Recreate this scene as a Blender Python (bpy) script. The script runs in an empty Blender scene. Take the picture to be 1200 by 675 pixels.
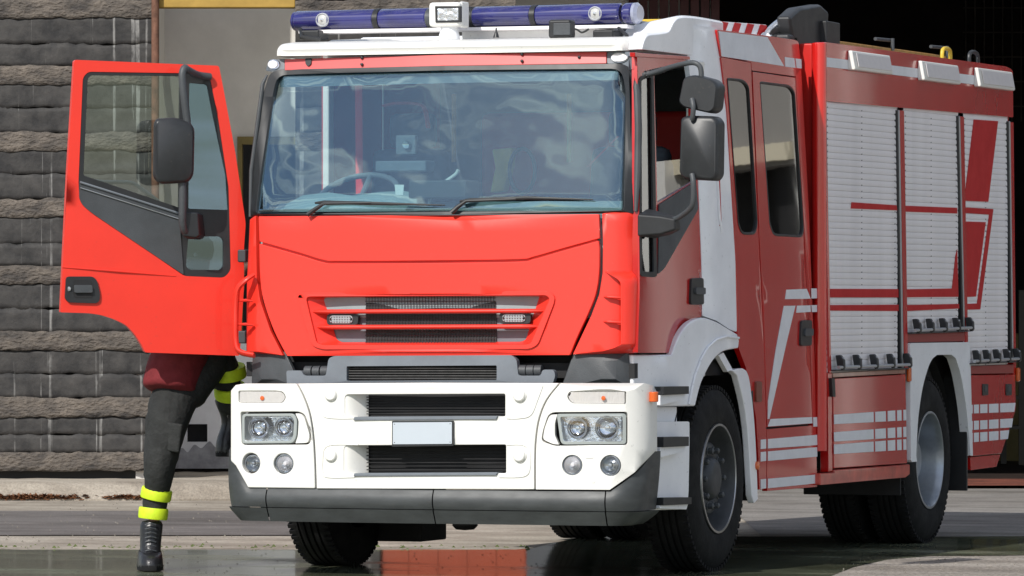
import bpy, bmesh, math, random
from mathutils import Vector, Matrix, noise
from mathutils.geometry import delaunay_2d_cdt
random.seed(7)
D = bpy.data
scn = bpy.context.scene
col = scn.collection
R = math.radians

# ------------------------------------------------------------------ camera, sky, sun
TH = R(20.5); FPX = 6950.0; HOR = 355.0
CAM = Vector((11.656, -29.78, 1.484))
FW = Vector((-math.sin(TH), math.cos(TH), 0)); RT = Vector((math.cos(TH), math.sin(TH), 0))
cd = D.cameras.new('camera'); cam = D.objects.new('camera', cd); col.objects.link(cam)
cam.location = CAM; cam.rotation_euler = (R(90) + math.atan((HOR - 337.5) / FPX), 0, TH)
cd.sensor_width = 36; cd.lens = FPX / 1200 * 36; cd.clip_end = 3000; cd.clip_start = 0.5
scn.camera = cam
EXPOSURE = 0.0
SUN_S = 4.2; SKY_S = 0.11
shd = Vector((0.20, 1.2, -1.0))           # direction the light travels
w = D.worlds.new('World'); scn.world = w; w.use_nodes = True
nt = w.node_tree; nt.nodes.clear()
out = nt.nodes.new('ShaderNodeOutputWorld'); bg = nt.nodes.new('ShaderNodeBackground')
sky = nt.nodes.new('ShaderNodeTexSky'); sky.sky_type = 'NISHITA'; sky.sun_disc = False
el = math.atan2(1.0, math.hypot(shd.x, shd.y)); az = math.atan2(-shd.x, -shd.y)
sky.sun_elevation = el; sky.sun_rotation = az; sky.dust_density = .5; sky.ozone_density = 1.2
tc = nt.nodes.new('ShaderNodeTexCoord'); nz = nt.nodes.new('ShaderNodeTexNoise')
mp = nt.nodes.new('ShaderNodeMapping'); mp.inputs['Scale'].default_value = (.7, .7, 9.0)
mp.inputs['Location'].default_value = (5.3, 2.2, 1.4)
nz.inputs['Scale'].default_value = 5.0; nz.inputs['Detail'].default_value = 8; nz.inputs['Roughness'].default_value = .6
cr = nt.nodes.new('ShaderNodeValToRGB'); cr.color_ramp.elements[0].position = .49; cr.color_ramp.elements[1].position = .62
mx = nt.nodes.new('ShaderNodeMix'); mx.data_type = 'RGBA'
mx.inputs[7].default_value = (12, 12, 12, 1)
nt.links.new(tc.outputs['Generated'], mp.inputs['Vector']); nt.links.new(mp.outputs['Vector'], nz.inputs['Vector'])
nt.links.new(nz.outputs['Fac'], cr.inputs['Fac']); nt.links.new(cr.outputs['Color'], mx.inputs[0])
nt.links.new(sky.outputs['Color'], mx.inputs[6]); nt.links.new(mx.outputs[2], bg.inputs['Color'])
bg.inputs['Strength'].default_value = SKY_S; nt.links.new(bg.outputs['Background'], out.inputs['Surface'])
sl = D.lights.new('sun', 'SUN'); sl.energy = SUN_S; sl.angle = R(0.5); sl.color = (1, .96, .9)
so = D.objects.new('sun', sl); col.objects.link(so); so.rotation_euler = shd.to_track_quat('-Z', 'Y').to_euler()
so.location = (-5, -20, 20)
scn.view_settings.view_transform = 'Standard'; scn.view_settings.look = 'None'
scn.view_settings.gamma = 1; scn.view_settings.exposure = EXPOSURE
scn.render.engine = 'CYCLES'; scn.cycles.max_bounces = 10; scn.cycles.transparent_max_bounces = 16

# ------------------------------------------------------------------ photo pixel -> place (authoring help)
def ray(px, py): return RT * ((px - 600) / FPX) + FW + Vector((0, 0, (HOR - py) / FPX))
def depth(p): return (Vector((p[0], p[1], 0)) - Vector((CAM.x, CAM.y, 0))).dot(FW)
def FY(px, py, y):                         # point on the plane y = const
    d = ray(px, py); return CAM + d * ((y - CAM.y) / d.y)
def SX(px, py, x):                         # point on the plane x = const
    d = ray(px, py); return CAM + d * ((x - CAM.x) / d.x)
def AT(px, py, Z): return CAM + ray(px, py) * Z
def UV(u, v, z): return Vector((CAM.x, CAM.y, 0)) + RT * u + FW * v + Vector((0, 0, z))   # frame of the buildings
def WU(px, Z): return (px - 600) / FPX * Z
def WZ(py, Z): return CAM.z + (HOR - py) / FPX * Z

# ------------------------------------------------------------------ materials
def mat(name, c, rough=.5, metal=0, coat=0, var=0, vscale=6, bump=0, bscale=60, c2=None, spec=.5, stretch=(1, 1, 1), dirt=0):
    m = D.materials.new(name); m.use_nodes = True; n = m.node_tree; b = n.nodes['Principled BSDF']
    b.inputs['Base Color'].default_value = (*c, 1); b.inputs['Roughness'].default_value = rough
    b.inputs['Metallic'].default_value = metal; b.inputs['Coat Weight'].default_value = coat
    b.inputs['Coat Roughness'].default_value = .04; b.inputs['Specular IOR Level'].default_value = spec
    t = n.nodes.new('ShaderNodeTexCoord'); mpp = n.nodes.new('ShaderNodeMapping'); mpp.inputs['Scale'].default_value = stretch
    n.links.new(t.outputs['Object'], mpp.inputs['Vector'])
    if var or c2:
        z = n.nodes.new('ShaderNodeTexNoise'); z.inputs['Scale'].default_value = vscale; z.inputs['Detail'].default_value = 7
        z.inputs['Roughness'].default_value = .62
        n.links.new(mpp.outputs['Vector'], z.inputs['Vector'])
        r = n.nodes.new('ShaderNodeValToRGB'); r.color_ramp.elements[0].position = .32; r.color_ramp.elements[1].position = .68
        a = c2 if c2 else tuple(x * (1 - var) for x in c)
        r.color_ramp.elements[0].color = (*a, 1); r.color_ramp.elements[1].color = (*[min(1, x * (1 + var * .5)) for x in c], 1)
        n.links.new(z.outputs['Fac'], r.inputs['Fac']); src = r.outputs['Color']
        if dirt:
            z2 = n.nodes.new('ShaderNodeTexNoise'); z2.inputs['Scale'].default_value = 45; z2.inputs['Detail'].default_value = 4
            n.links.new(t.outputs['Object'], z2.inputs['Vector'])
            r2 = n.nodes.new('ShaderNodeValToRGB'); r2.color_ramp.elements[0].position = .66; r2.color_ramp.elements[1].position = .74
            n.links.new(z2.outputs['Fac'], r2.inputs['Fac'])
            ml = n.nodes.new('ShaderNodeMath'); ml.operation = 'MULTIPLY'; ml.inputs[1].default_value = dirt
            n.links.new(r2.outputs['Color'], ml.inputs[0])
            mxx = n.nodes.new('ShaderNodeMix'); mxx.data_type = 'RGBA'; mxx.inputs[7].default_value = (.12, .1, .08, 1)
            n.links.new(ml.outputs[0], mxx.inputs[0]); n.links.new(src, mxx.inputs[6]); src = mxx.outputs[2]
        n.links.new(src, b.inputs['Base Color'])
        rr = n.nodes.new('ShaderNodeMapRange'); rr.inputs[3].default_value = min(1, rough * 1.25); rr.inputs[4].default_value = rough * .8
        n.links.new(z.outputs['Fac'], rr.inputs[0]); n.links.new(rr.outputs[0], b.inputs['Roughness'])
    if bump:
        z = n.nodes.new('ShaderNodeTexNoise'); z.inputs['Scale'].default_value = bscale; z.inputs['Detail'].default_value = 5
        n.links.new(mpp.outputs['Vector'], z.inputs['Vector'])
        bp = n.nodes.new('ShaderNodeBump'); bp.inputs['Strength'].default_value = bump; bp.inputs['Distance'].default_value = .02
        n.links.new(z.outputs['Fac'], bp.inputs['Height']); n.links.new(bp.outputs['Normal'], b.inputs['Normal'])
    return m

def glass(name, tint, base=.04, boost=1.0, rough=.01, wob=0.0, refl=(1, 1, 1)):
    m = D.materials.new(name); m.use_nodes = True; n = m.node_tree; n.nodes.clear()
    o = n.nodes.new('ShaderNodeOutputMaterial'); ms = n.nodes.new('ShaderNodeMixShader')
    tr = n.nodes.new('ShaderNodeBsdfTransparent'); gl = n.nodes.new('ShaderNodeBsdfGlossy'); fr = n.nodes.new('ShaderNodeFresnel')
    fr.inputs['IOR'].default_value = 1.5; tr.inputs['Color'].default_value = (*tint, 1); gl.inputs['Roughness'].default_value = rough
    gl.inputs['Color'].default_value = (*refl, 1)
    ma = n.nodes.new('ShaderNodeMath'); ma.operation = 'MULTIPLY_ADD'; ma.inputs[1].default_value = boost; ma.inputs[2].default_value = base
    n.links.new(fr.outputs[0], ma.inputs[0]); n.links.new(ma.outputs[0], ms.inputs[0])
    n.links.new(tr.outputs[0], ms.inputs[1]); n.links.new(gl.outputs[0], ms.inputs[2]); n.links.new(ms.outputs[0], o.inputs['Surface'])
    if wob:
        t = n.nodes.new('ShaderNodeTexCoord'); z = n.nodes.new('ShaderNodeTexNoise'); z.inputs['Scale'].default_value = 2.5
        n.links.new(t.outputs['Object'], z.inputs['Vector']); bp = n.nodes.new('ShaderNodeBump'); bp.inputs['Strength'].default_value = wob
        bp.inputs['Distance'].default_value = .05
        n.links.new(z.outputs['Fac'], bp.inputs['Height']); n.links.new(bp.outputs['Normal'], gl.inputs['Normal'])
    return m

M = dict(
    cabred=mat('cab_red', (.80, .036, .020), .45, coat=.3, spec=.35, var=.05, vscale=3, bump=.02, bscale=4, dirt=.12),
    shadedred=mat('shaded_red', (.50, .007, .006), .22, coat=.6, var=.1, vscale=2.5, bump=.07, bscale=1.6, stretch=(1, 1, .5), dirt=.08),  # deeper copy of the cab red; side shade is put into it
    pink=mat('faded_red', (.66, .09, .085), .36, coat=.4, var=.12, vscale=5),
    white=mat('white_paint', (.80, .79, .75), .38, coat=.3, var=.04, vscale=4, dirt=.25),
    whiteb=mat('white_side_lifted', (.88, .89, .92), .36, coat=.4, var=.07, vscale=5, dirt=.3),  # side copy of the white, raised to stand in for light there
    sticker=mat('reflective_sticker', (.72, .73, .76), .5, var=.08, vscale=9),
    redsticker=mat('red_sticker', (.48, .010, .012), .55, spec=.3, var=.1),
    greyp=mat('grey_plastic', (.17, .19, .215), .5, var=.12, vscale=7),
    dgrey=mat('dark_grey_plastic', (.060, .066, .072), .5, var=.25, vscale=5, bump=.1, bscale=200),
    valance=mat('valance_plastic', (.055, .060, .062), .48, var=.3, vscale=6, stretch=(1, 1, 3), dirt=.2),
    mirrorp=mat('mirror_housing', (.024, .026, .029), .42, var=.3, vscale=8, dirt=.3),
    black=mat('black_plastic', (.02, .021, .023), .42, var=.3, vscale=9),
    rubber=mat('rubber', (.012, .012, .0125), .8, spec=.25, var=.35, vscale=10, bump=.15, bscale=80),
    dark=mat('dark_inside', (.012, .012, .013), .7, var=.3),
    meshm=mat('grille_mesh', (.035, .034, .033), .55, var=.3, vscale=30),
    steel=mat('steel', (.42, .43, .45), .3, metal=1, var=.15, vscale=12),
    rimgrey=mat('rim_grey', (.050, .054, .060), .5, metal=.2, var=.25, vscale=14),
    chrome=mat('chrome', (.8, .8, .8), .1, metal=1),
    alu=mat('shutter_aluminium', (.86, .83, .84), .40, metal=.1, var=.10, vscale=4, stretch=(1, .6, .05)),
    aluprof=mat('aluminium_profile', (.5, .52, .55), .35, metal=.7, var=.1),
    amber=mat('amber_lens', (.65, .11, .01), .15, coat=.8),
    yellow=mat('yellow_paint', (.62, .42, .03), .5, var=.2),
    lens=glass('clear_lens', (.95, .97, 1), .03, 1),
    reflector=mat('reflector', (.88, .89, .9), .13, metal=1, bump=.3, bscale=30),
    lampglass=mat('frosted_lamp', (.82, .78, .78), .3, coat=.6, var=.06, vscale=20),
    plate=mat('blank_plate', (.50, .55, .60), .4, var=.03),
    wood=mat('ladder_wood', (.42, .22, .05), .6, var=.3, vscale=20),
    belt=mat('red_belt', (.75, .03, .03), .6),
    seat=mat('seat_cloth', (.075, .085, .11), .85, var=.3, vscale=20),
    dash=mat('dash_plastic', (.30, .37, .38), .6, var=.1),
    trim=mat('cab_trim', (.30, .31, .31), .7, var=.1),
    skin=mat('skin', (.48, .27, .19), .5), hair=mat('brown_hair', (.05, .028, .016), .7, var=.4, vscale=60),
    trouser=mat('dark_trousers', (.020, .021, .020), .85, var=.3, vscale=14, bump=.5, bscale=22),
    shirt=mat('maroon_shirt', (.17, .012, .016), .85, var=.25, vscale=12, bump=.5, bscale=14),
    hiviz=mat('hiviz_yellow', (.62, .82, .02), .6, var=.12, vscale=30),
    boot=mat('black_boot', (.016, .016, .018), .32, var=.3, vscale=20, bump=.2, bscale=40),
)
M['windscreen'] = glass('windscreen_glass', (.78, .88, .88), .10, 1.3, .01, .06, (.70, .88, 1))
M['sideglass'] = glass('side_glass', (.45, .5, .5), .05, 1.4, .01, .01)
M['crewglass'] = glass('crew_glass', (.10, .12, .12), .10, 1.5, .02, .006)
def bluelens():
    m = mat('blue_lens', (.022, .022, .15), .2, coat=1, var=.35, vscale=5, stretch=(1, 1, 1)); return m
M['blue'] = bluelens()

# ------------------------------------------------------------------ mesh building
LOC = {}
def link(o, parent=None):
    col.objects.link(o)
    if parent is not None:
        o.parent = parent
        if parent.type == 'EMPTY': o.matrix_parent_inverse = Matrix.Translation(-parent.location)
    return o
def tag(o, label, cat, group=None):
    o['label'] = label; o['category'] = cat
    if group: o['group'] = group
    return o
def struct(o): o['kind'] = 'structure'; return o
def root(name, loc, label, cat, group=None):
    o = D.objects.new(name, None); col.objects.link(o); o.location = loc; o.empty_display_size = .2
    return tag(o, label, cat, group)

def catmull(pts, n=6, closed=False):
    pts = [Vector(p) for p in pts]; o = []; L = len(pts); rng = L if closed else L - 1
    for i in range(rng):
        if closed: a, b, c, d = pts[i - 1], pts[i], pts[(i + 1) % L], pts[(i + 2) % L]
        else: a, b, c, d = pts[max(i - 1, 0)], pts[i], pts[i + 1], pts[min(i + 2, L - 1)]
        for k in range(n):
            t = k / n
            o.append(.5 * ((2 * b) + (c - a) * t + (2 * a - 5 * b + 4 * c - d) * t * t + (3 * b - a - 3 * c + d) * t ** 3))
    if not closed: o.append(pts[-1])
    return o
def rnd(poly, r=4, n=4):                   # rounded corners in 2D; r number or list
    o = []; L = len(poly)
    for i in range(L):
        p = Vector(poly[i][:2]); a = Vector(poly[i - 1][:2]); b = Vector(poly[(i + 1) % L][:2])
        rr = r[i] if isinstance(r, (list, tuple)) else r
        da, db = (a - p), (b - p); k = min(rr, da.length * .48, db.length * .48)
        if k < .01: o.append(p); continue
        p0 = p + da.normalized() * k; p1 = p + db.normalized() * k
        for j in range(n + 1):
            t = j / n; o.append((1 - t) ** 2 * p0 + 2 * t * (1 - t) * p + t * t * p1)
    return o
def circ(cx, cy, rx, ry=None, n=24):
    ry = ry or rx
    return [Vector((cx + rx * math.cos(2 * math.pi * i / n), cy + ry * math.sin(2 * math.pi * i / n))) for i in range(n)]

class MB:
    def __init__(s): s.v = []; s.f = []
    def add(s, vs, fs):
        k = len(s.v); s.v += [Vector(p) for p in vs]; s.f += [tuple(i + k for i in f) for f in fs]; return s
    def box(s, c, d, rot=None):
        c = Vector(c); vs = []
        for x in (-.5, .5):
            for y in (-.5, .5):
                for z in (-.5, .5):
                    p = Vector((x * d[0], y * d[1], z * d[2]))
                    if rot is not None: p = rot @ p
                    vs.append(c + p)
        return s.add(vs, [(0, 1, 3, 2), (4, 6, 7, 5), (0, 4, 5, 1), (2, 3, 7, 6), (0, 2, 6, 4), (1, 5, 7, 3)])
    def prism(s, poly, vec):
        n = len(poly); vec = Vector(vec); vs = [Vector(p) for p in poly] + [Vector(p) + vec for p in poly]
        return s.add(vs, [tuple(range(n)), tuple(range(2 * n - 1, n - 1, -1))] + [(i, i + n, (i + 1) % n + n, (i + 1) % n) for i in range(n)])
    def loft(s, rings, caps=True, closed=False):
        n = len(rings[0]); vs = [p for r in rings for p in r]; fs = []
        m = len(rings)
        for i in range(m if closed else m - 1):
            for j in range(n):
                a = i * n + j; b = i * n + (j + 1) % n; c = ((i + 1) % m) * n
                fs.append((a, b, c + (j + 1) % n, c + j))
        if caps and not closed: fs += [tuple(range(n - 1, -1, -1)), tuple(range((m - 1) * n, m * n))]
        return s.add(vs, fs)
    def tube(s, path, r, n=12, caps=True, sq=None):
        path = [Vector(p) for p in path]; rings = []; up = None
        for i, p in enumerate(path):
            t = (path[min(i + 1, len(path) - 1)] - path[max(i - 1, 0)]).normalized()
            if up is None:
                up = Vector((0, 0, 1)) if abs(t.z) < .9 else Vector((0, 1, 0))
            sd = t.cross(up).normalized(); up = sd.cross(t).normalized()
            rr = r[i] if isinstance(r, (list, tuple)) else r
            a, b = (rr, rr) if sq is None else (rr * sq[0], rr * sq[1])
            rings.append([p + sd * (a * math.cos(2 * math.pi * k / n)) + up * (b * math.sin(2 * math.pi * k / n)) for k in range(n)])
        return s.loft(rings, caps)
    def cyl(s, a, b, r, r2=None, n=20): return s.tube([a, b], [r, r if r2 is None else r2], n)
    def lathe(s, o, ax, prof, n=48, caps=True):    # prof: (radius, height along ax)
        o = Vector(o); ax = Vector(ax).normalized(); u = ax.orthogonal().normalized(); v = ax.cross(u)
        rings = [[o + ax * h + (u * math.cos(2 * math.pi * k / n) + v * math.sin(2 * math.pi * k / n)) * max(r, 1e-4) for k in range(n)] for r, h in prof]
        return s.loft(rings, caps)
    def build(s, name, m, parent=None, bevel=0, angle=35, seg=2):
        me = D.meshes.new(name); me.from_pydata([tuple(p) for p in s.v], [], s.f)
        bm = bmesh.new(); bm.from_mesh(me); bmesh.ops.recalc_face_normals(bm, faces=bm.faces); bm.to_mesh(me); bm.free()
        for p in me.polygons: p.use_smooth = True
        me.set_sharp_from_angle(angle=R(angle)); me.materials.append(m)
        o = D.objects.new(name, me); link(o, parent)
        if bevel:
            b = o.modifiers.new('bevel', 'BEVEL'); b.width = bevel; b.segments = seg; b.limit_method = 'ANGLE'
            b.angle_limit = R(40); b.harden_normals = True
        return o

def inpoly(p, poly):
    c = False; x, y = p; j = len(poly) - 1
    for i in range(len(poly)):
        xi, yi = poly[i]; xj, yj = poly[j]
        if (yi > y) != (yj > y) and x < (xj - xi) * (y - yi) / (yj - yi + 1e-12) + xi: c = not c
        j = i
    return c

class Wrap:                                # vertical surface standing on a plan curve, leaning with height
    def __init__(s, plan, lean=lambda z: (0, 0), down=None):
        pl = [Vector(p) for p in plan]; s.pts = pl; s.lean = lean
        s.cum = [0]
        for a, b in zip(pl, pl[1:]): s.cum.append(s.cum[-1] + (b - a).length)
    def plan(s, t):
        c = s.cum; n = len(c)
        if t <= 0: i = 0
        elif t >= c[-1]: i = n - 2
        else:
            lo, hi = 0, n - 1
            while hi - lo > 1:
                m = (lo + hi) // 2
                if c[m] <= t: lo = m
                else: hi = m
            i = lo
        a, b = s.pts[i], s.pts[i + 1]; k = (t - c[i]) / (c[i + 1] - c[i]); p = a.lerp(b, k)
        d = (b - a).normalized(); nn = Vector((d.y, -d.x))
        # smoothed normal
        if 0 < i < n - 2:
            d0 = (s.pts[i + 1] - s.pts[i - 1]).normalized(); d1 = (s.pts[i + 2] - s.pts[i]).normalized(); dd = d0.lerp(d1, max(0, min(1, k)))
            nn = Vector((dd.y, -dd.x)).normalized()
        return p, nn
    def pos(s, t, z, off=0):
        p, n = s.plan(t); li, lb = s.lean(z)            # inward shift of sides, backward shift of front
        x = p.x * (1 - li / 1.2) + n.x * off; y = p.y + lb * max(0, -n.y) + n.y * off
        return Vector((x, y, z))
    def inv(s, px, py):
        z = 1.6; t = s.cum[-1] / 2
        for _ in range(6):
            prev = None; best = None
            for k, c in enumerate(s.cum):
                q = s.pos(c, z); d = q - CAM; f = d.dot(FW); x = 600 + FPX * d.dot(RT) / f
                if prev is not None and x > prev[0] and prev[0] <= px <= x:
                    best = prev[1] + (c - prev[1]) * (px - prev[0]) / (x - prev[0]); break
                prev = (x, c)
                if k == 0 or x < mn[0]: mn = (x, c, f)
            if best is None:
                if px < mn[0]: best = mn[1] - (mn[0] - px) / FPX * mn[2]
                else: best = s.cum[-1] + (px - prev[0]) * .016
            t = best; q = s.pos(t, z); z = CAM.z + (HOR - py) / FPX * depth(q)
        return Vector((t, z))
    def P(s, px, py, off=0):
        q = s.inv(px, py); return s.pos(q.x, q.y, off)

def sheet(name, wr, outline, m, parent, holes=(), thick=.03, off=0, step=.07, bevel=.003, px=True, angle=35, twoface=True):
    """panel on a wrapped surface; outline and holes given in photo pixels (px) or (t, z)"""
    cv = (lambda L: [wr.inv(p[0], p[1]) for p in L]) if px else (lambda L: [Vector(p[:2]) for p in L])
    O = cv(outline); H = [cv(h) for h in holes]
    vs = []; es = []
    for L in [O] + H:
        k = len(vs); vs += L; es += [(k + i, k + (i + 1) % len(L)) for i in range(len(L))]
    if step:
        x0 = min(p.x for p in O); x1 = max(p.x for p in O); y0 = min(p.y for p in O); y1 = max(p.y for p in O)
        nx = int((x1 - x0) / step); ny = int((y1 - y0) / step)
        for i in range(1, nx + 1):
            for j in range(1, ny + 1):
                p = Vector((x0 + (i - .5) * (x1 - x0) / nx, y0 + (j - .5) * (y1 - y0) / ny))
                if inpoly(p, O) and not any(inpoly(p, h) for h in H):
                    dm = min((p - q).length for L in [O] + H for q in L)
                    if dm > step * .35: vs.append(p)
    r = delaunay_2d_cdt(vs, es, [], 0, 1e-6)
    V, F = r[0], r[2]; tri = []
    for f in F:
        c = sum((V[i] for i in f), Vector((0, 0))) / len(f)
        if inpoly(c, O) and not any(inpoly(c, h) for h in H): tri.append(tuple(f))
    mb = MB(); n = len(V)
    front = [wr.pos(p.x, p.y, off) for p in V]; back = [wr.pos(p.x, p.y, off - thick) for p in V]
    ec = {}
    for f in tri:
        for a, b in zip(f, f[1:] + f[:1]): ec[(a, b)] = 1
    fs = list(tri) + [tuple(i + n for i in reversed(f)) for f in tri]
    for (a, b) in ec:
        if (b, a) not in ec: fs.append((b, a, a + n, b + n))
    mb.add(front + back, fs)
    o = mb.build(name, m, parent, 0, angle)
    bm = bmesh.new(); bm.from_mesh(o.data)
    bmesh.ops.delete(bm, geom=[v for v in bm.verts if not v.link_faces], context='VERTS'); bm.to_mesh(o.data); bm.free()
    o.data.set_sharp_from_angle(angle=R(angle))
    if bevel:
        b = o.modifiers.new('bevel', 'BEVEL'); b.width = bevel; b.segments = 2; b.limit_method = 'ANGLE'; b.angle_limit = R(50); b.harden_normals = True
    return o

def planline(x0, y0, x1, y1, n=2):
    return [Vector((x0 + (x1 - x0) * i / n, y0 + (y1 - y0) * i / n)) for i in range(n + 1)]
def planfront(hw, y0, bow, rad, back, n=40):     # left side back -> front -> right side back
    L = []; xc = hw - rad; yb = y0 + bow * (xc / hw) ** 2
    L.append(Vector((-hw, back)))
    sl = 2 * bow * xc / hw / hw; a0 = math.atan(sl)
    for i in range(0, 11):
        a = math.pi / 2 - (math.pi / 2 - a0) * i / 10
        L.append(Vector((-(xc + rad * (math.sin(a) - math.sin(a0))), yb + rad * (math.cos(a0) - math.cos(a)))))
    for i in range(1, n):
        x = -xc + 2 * xc * i / n; L.append(Vector((x, y0 + bow * (x / hw) ** 2)))
    for i in range(0, 11):
        a = a0 + (math.pi / 2 - a0) * i / 10
        L.append(Vector((xc + rad * (math.sin(a) - math.sin(a0)), yb + rad * (math.cos(a0) - math.cos(a)))))
    xm = L[-1].x; L[0] = Vector((-xm, back)); L.append(Vector((xm, back)))
    return L

# ------------------------------------------------------------------ the setting
def nodes_ground(name, base, dark, rough, wet=0.0, gravel=.5, vs=1.2, spd=220):
    m = D.materials.new(name); m.use_nodes = True; n = m.node_tree; b = n.nodes['Principled BSDF']; L = n.links
    t = n.nodes.new('ShaderNodeTexCoord')
    def nzz(sc, det=8, ro=.6, st=(1, 1, 1)):
        mpx = n.nodes.new('ShaderNodeMapping'); mpx.inputs['Scale'].default_value = st; mpx.inputs['Rotation'].default_value = (0, 0, -TH)
        z = n.nodes.new('ShaderNodeTexNoise'); z.inputs['Scale'].default_value = sc; z.inputs['Detail'].default_value = det; z.inputs['Roughness'].default_value = ro
        L.new(t.outputs['Object'], mpx.inputs['Vector']); L.new(mpx.outputs['Vector'], z.inputs['Vector']); return z
    a = nzz(vs, 9, .7); f = nzz(spd, 3, .7)
    r = n.nodes.new('ShaderNodeValToRGB'); r.color_ramp.elements[0].position = .35; r.color_ramp.elements[1].position = .66
    r.color_ramp.elements[0].color = (*dark, 1); r.color_ramp.elements[1].color = (*base, 1); L.new(a.outputs['Fac'], r.inputs['Fac'])
    r2 = n.nodes.new('ShaderNodeValToRGB'); r2.color_ramp.elements[0].position = .3; r2.color_ramp.elements[1].position = .7
    r2.color_ramp.elements[0].color = (1 - gravel,) * 3 + (1,); r2.color_ramp.elements[1].color = (1 + gravel * .6,) * 3 + (1,)
    L.new(f.outputs['Fac'], r2.inputs['Fac'])
    st = nzz(.9, 5, .65, (.5, 2.2, 1)); r4 = n.nodes.new('ShaderNodeValToRGB'); r4.color_ramp.elements[0].position = .36; r4.color_ramp.elements[1].position = .58
    r4.color_ramp.elements[0].color = (.62, .60, .58, 1); r4.color_ramp.elements[1].color = (1, 1, 1, 1); L.new(st.outputs['Fac'], r4.inputs['Fac'])
    m4 = n.nodes.new('ShaderNodeMix'); m4.data_type = 'RGBA'; m4.blend_type = 'MULTIPLY'; m4.inputs[0].default_value = 1
    L.new(r.outputs['Color'], m4.inputs[6]); L.new(r4.outputs['Color'], m4.inputs[7])
    mu = n.nodes.new('ShaderNodeMix'); mu.data_type = 'RGBA'; mu.blend_type = 'MULTIPLY'; mu.inputs[0].default_value = 1
    L.new(m4.outputs[2], mu.inputs[6]); L.new(r2.outputs['Color'], mu.inputs[7]); L.new(mu.outputs[2], b.inputs['Base Color'])
    bp = n.nodes.new('ShaderNodeBump'); bp.inputs['Strength'].default_value = .5 if not wet else .02; bp.inputs['Distance'].default_value = .01
    L.new(f.outputs['Fac'] if not wet else nzz(2.2, 2, .5, (1, .6, 1)).outputs['Fac'], bp.inputs['Height']); L.new(bp.outputs['Normal'], b.inputs['Normal'])
    if wet: bp.inputs['Strength'].default_value = .12; bp.inputs['Distance'].default_value = .012
    b.inputs['Roughness'].default_value = rough
    if wet:
        p = nzz(wet, 6, .6, (.35, 1, 1)); r3 = n.nodes.new('ShaderNodeValToRGB')
        r3.color_ramp.elements[0].position = .50; r3.color_ramp.elements[1].position = .64
        r3.color_ramp.elements[0].color = (.075,) * 3 + (1,); r3.color_ramp.elements[1].color = (.28,) * 3 + (1,)
        L.new(p.outputs['Fac'], r3.inputs['Fac']); L.new(r3.outputs['Color'], b.inputs['Roughness'])
    return m
def uvstrip(name, u0, u1, v0, v1, z, m, top=None):
    mb = MB(); p = [UV(u0, v0, z), UV(u1, v0, z), UV(u1, v1, z), UV(u0, v1, z)]
    mb.add(p, [(0, 1, 2, 3)])
    return struct(mb.build(name, m))
g_conc = nodes_ground('yard_concrete', (.50, .45, .375), (.31, .27, .22), .85, 0, .35, 2.0, 60)
g_asph = nodes_ground('asphalt', (.20, .18, .17), (.14, .128, .12), .85, 0, .4, 1.5, 90)
g_wet = nodes_ground('wet_concrete', (.22, .24, .165), (.12, .135, .09), .1, .8, .25, 2.5, 60)
g_grav = nodes_ground('gravelly_asphalt', (.42, .38, .33), (.30, .27, .235), .9, 0, .8, 3.0, 45)
g_floor = nodes_ground('garage_floor', (.05, .03, .025), (.02, .015, .012), .6, 0, .3, 3, 60)  # shade inside the hall is put into this dark floor tone
GZ = lambda py: CAM.z * FPX / (py - HOR)
uvstrip('ground', -400, 400, -60, 1500, -.012, g_conc)
uvstrip('road', -60, WU(385, 40), GZ(626), GZ(597.5), -.006, g_asph)
uvstrip('asphalt_yard', WU(870, 41), 60, 36.4, 47.6, -.006, nodes_ground('old_asphalt', (.32, .30, .275), (.22, .205, .19), .8, 0, .4, 2.2, 80))  # grey asphalt strip on the right part of the yard
uvstrip('gravel_yard', -60, 60, -40, 31.0, -.008, g_grav)
# wet yard: irregular edged sheet
def wetsheet():
    pts = []; N = 60
    far = lambda u: GZ(643.5) + .10 * noise.noise(Vector((u * 1.7, 0, 3))) + .05 * noise.noise(Vector((u * 7, 0, 9))) + (2.0 * min(1, max(0, (u - .1) / .35)) if u < 4.6 else 0)
    us = [-9 + i * .11 for i in range(106)] + [2.8 + i * .1 for i in range(1, 24)]
    for u in us: pts.append(UV(u, far(u), -.002))
    # near right border runs diagonally in front of the truck's flank
    edge = [(1180, 650.5), (1090, 651), (1040, 655), (1000, 664), (975, 674), (930, 690), (880, 715)]
    for px, py in edge:
        Z = GZ(py); u = WU(px, Z); pts.append(UV(u, Z + .05 * noise.noise(Vector((u * 9, 1, 1))), -.002))
    pts += [UV(.6, 24, -.002), UV(-9, 24, -.002)]
    mb = MB(); mb.add(pts, [tuple(range(len(pts)))]); o = mb.build('wet_pavement', g_wet); return struct(o)
wetsheet()
def gravelfore():
    edge = [(1400, 649), (1180, 650), (1090, 650.5), (1040, 655), (1000, 664), (975, 674), (930, 690), (880, 715)]
    pts = []
    for px, py in edge:
        Z = GZ(py); pts.append(UV(WU(px, Z), Z + .03, -.004))
    pts += [UV(.6, 24, -.004), UV(30, 24, -.004), UV(30, GZ(649), -.004)]
    mb = MB(); mb.add(pts, [tuple(range(len(pts)))]); struct(mb.build('gravel_apron', g_grav))
gravelfore()

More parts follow.
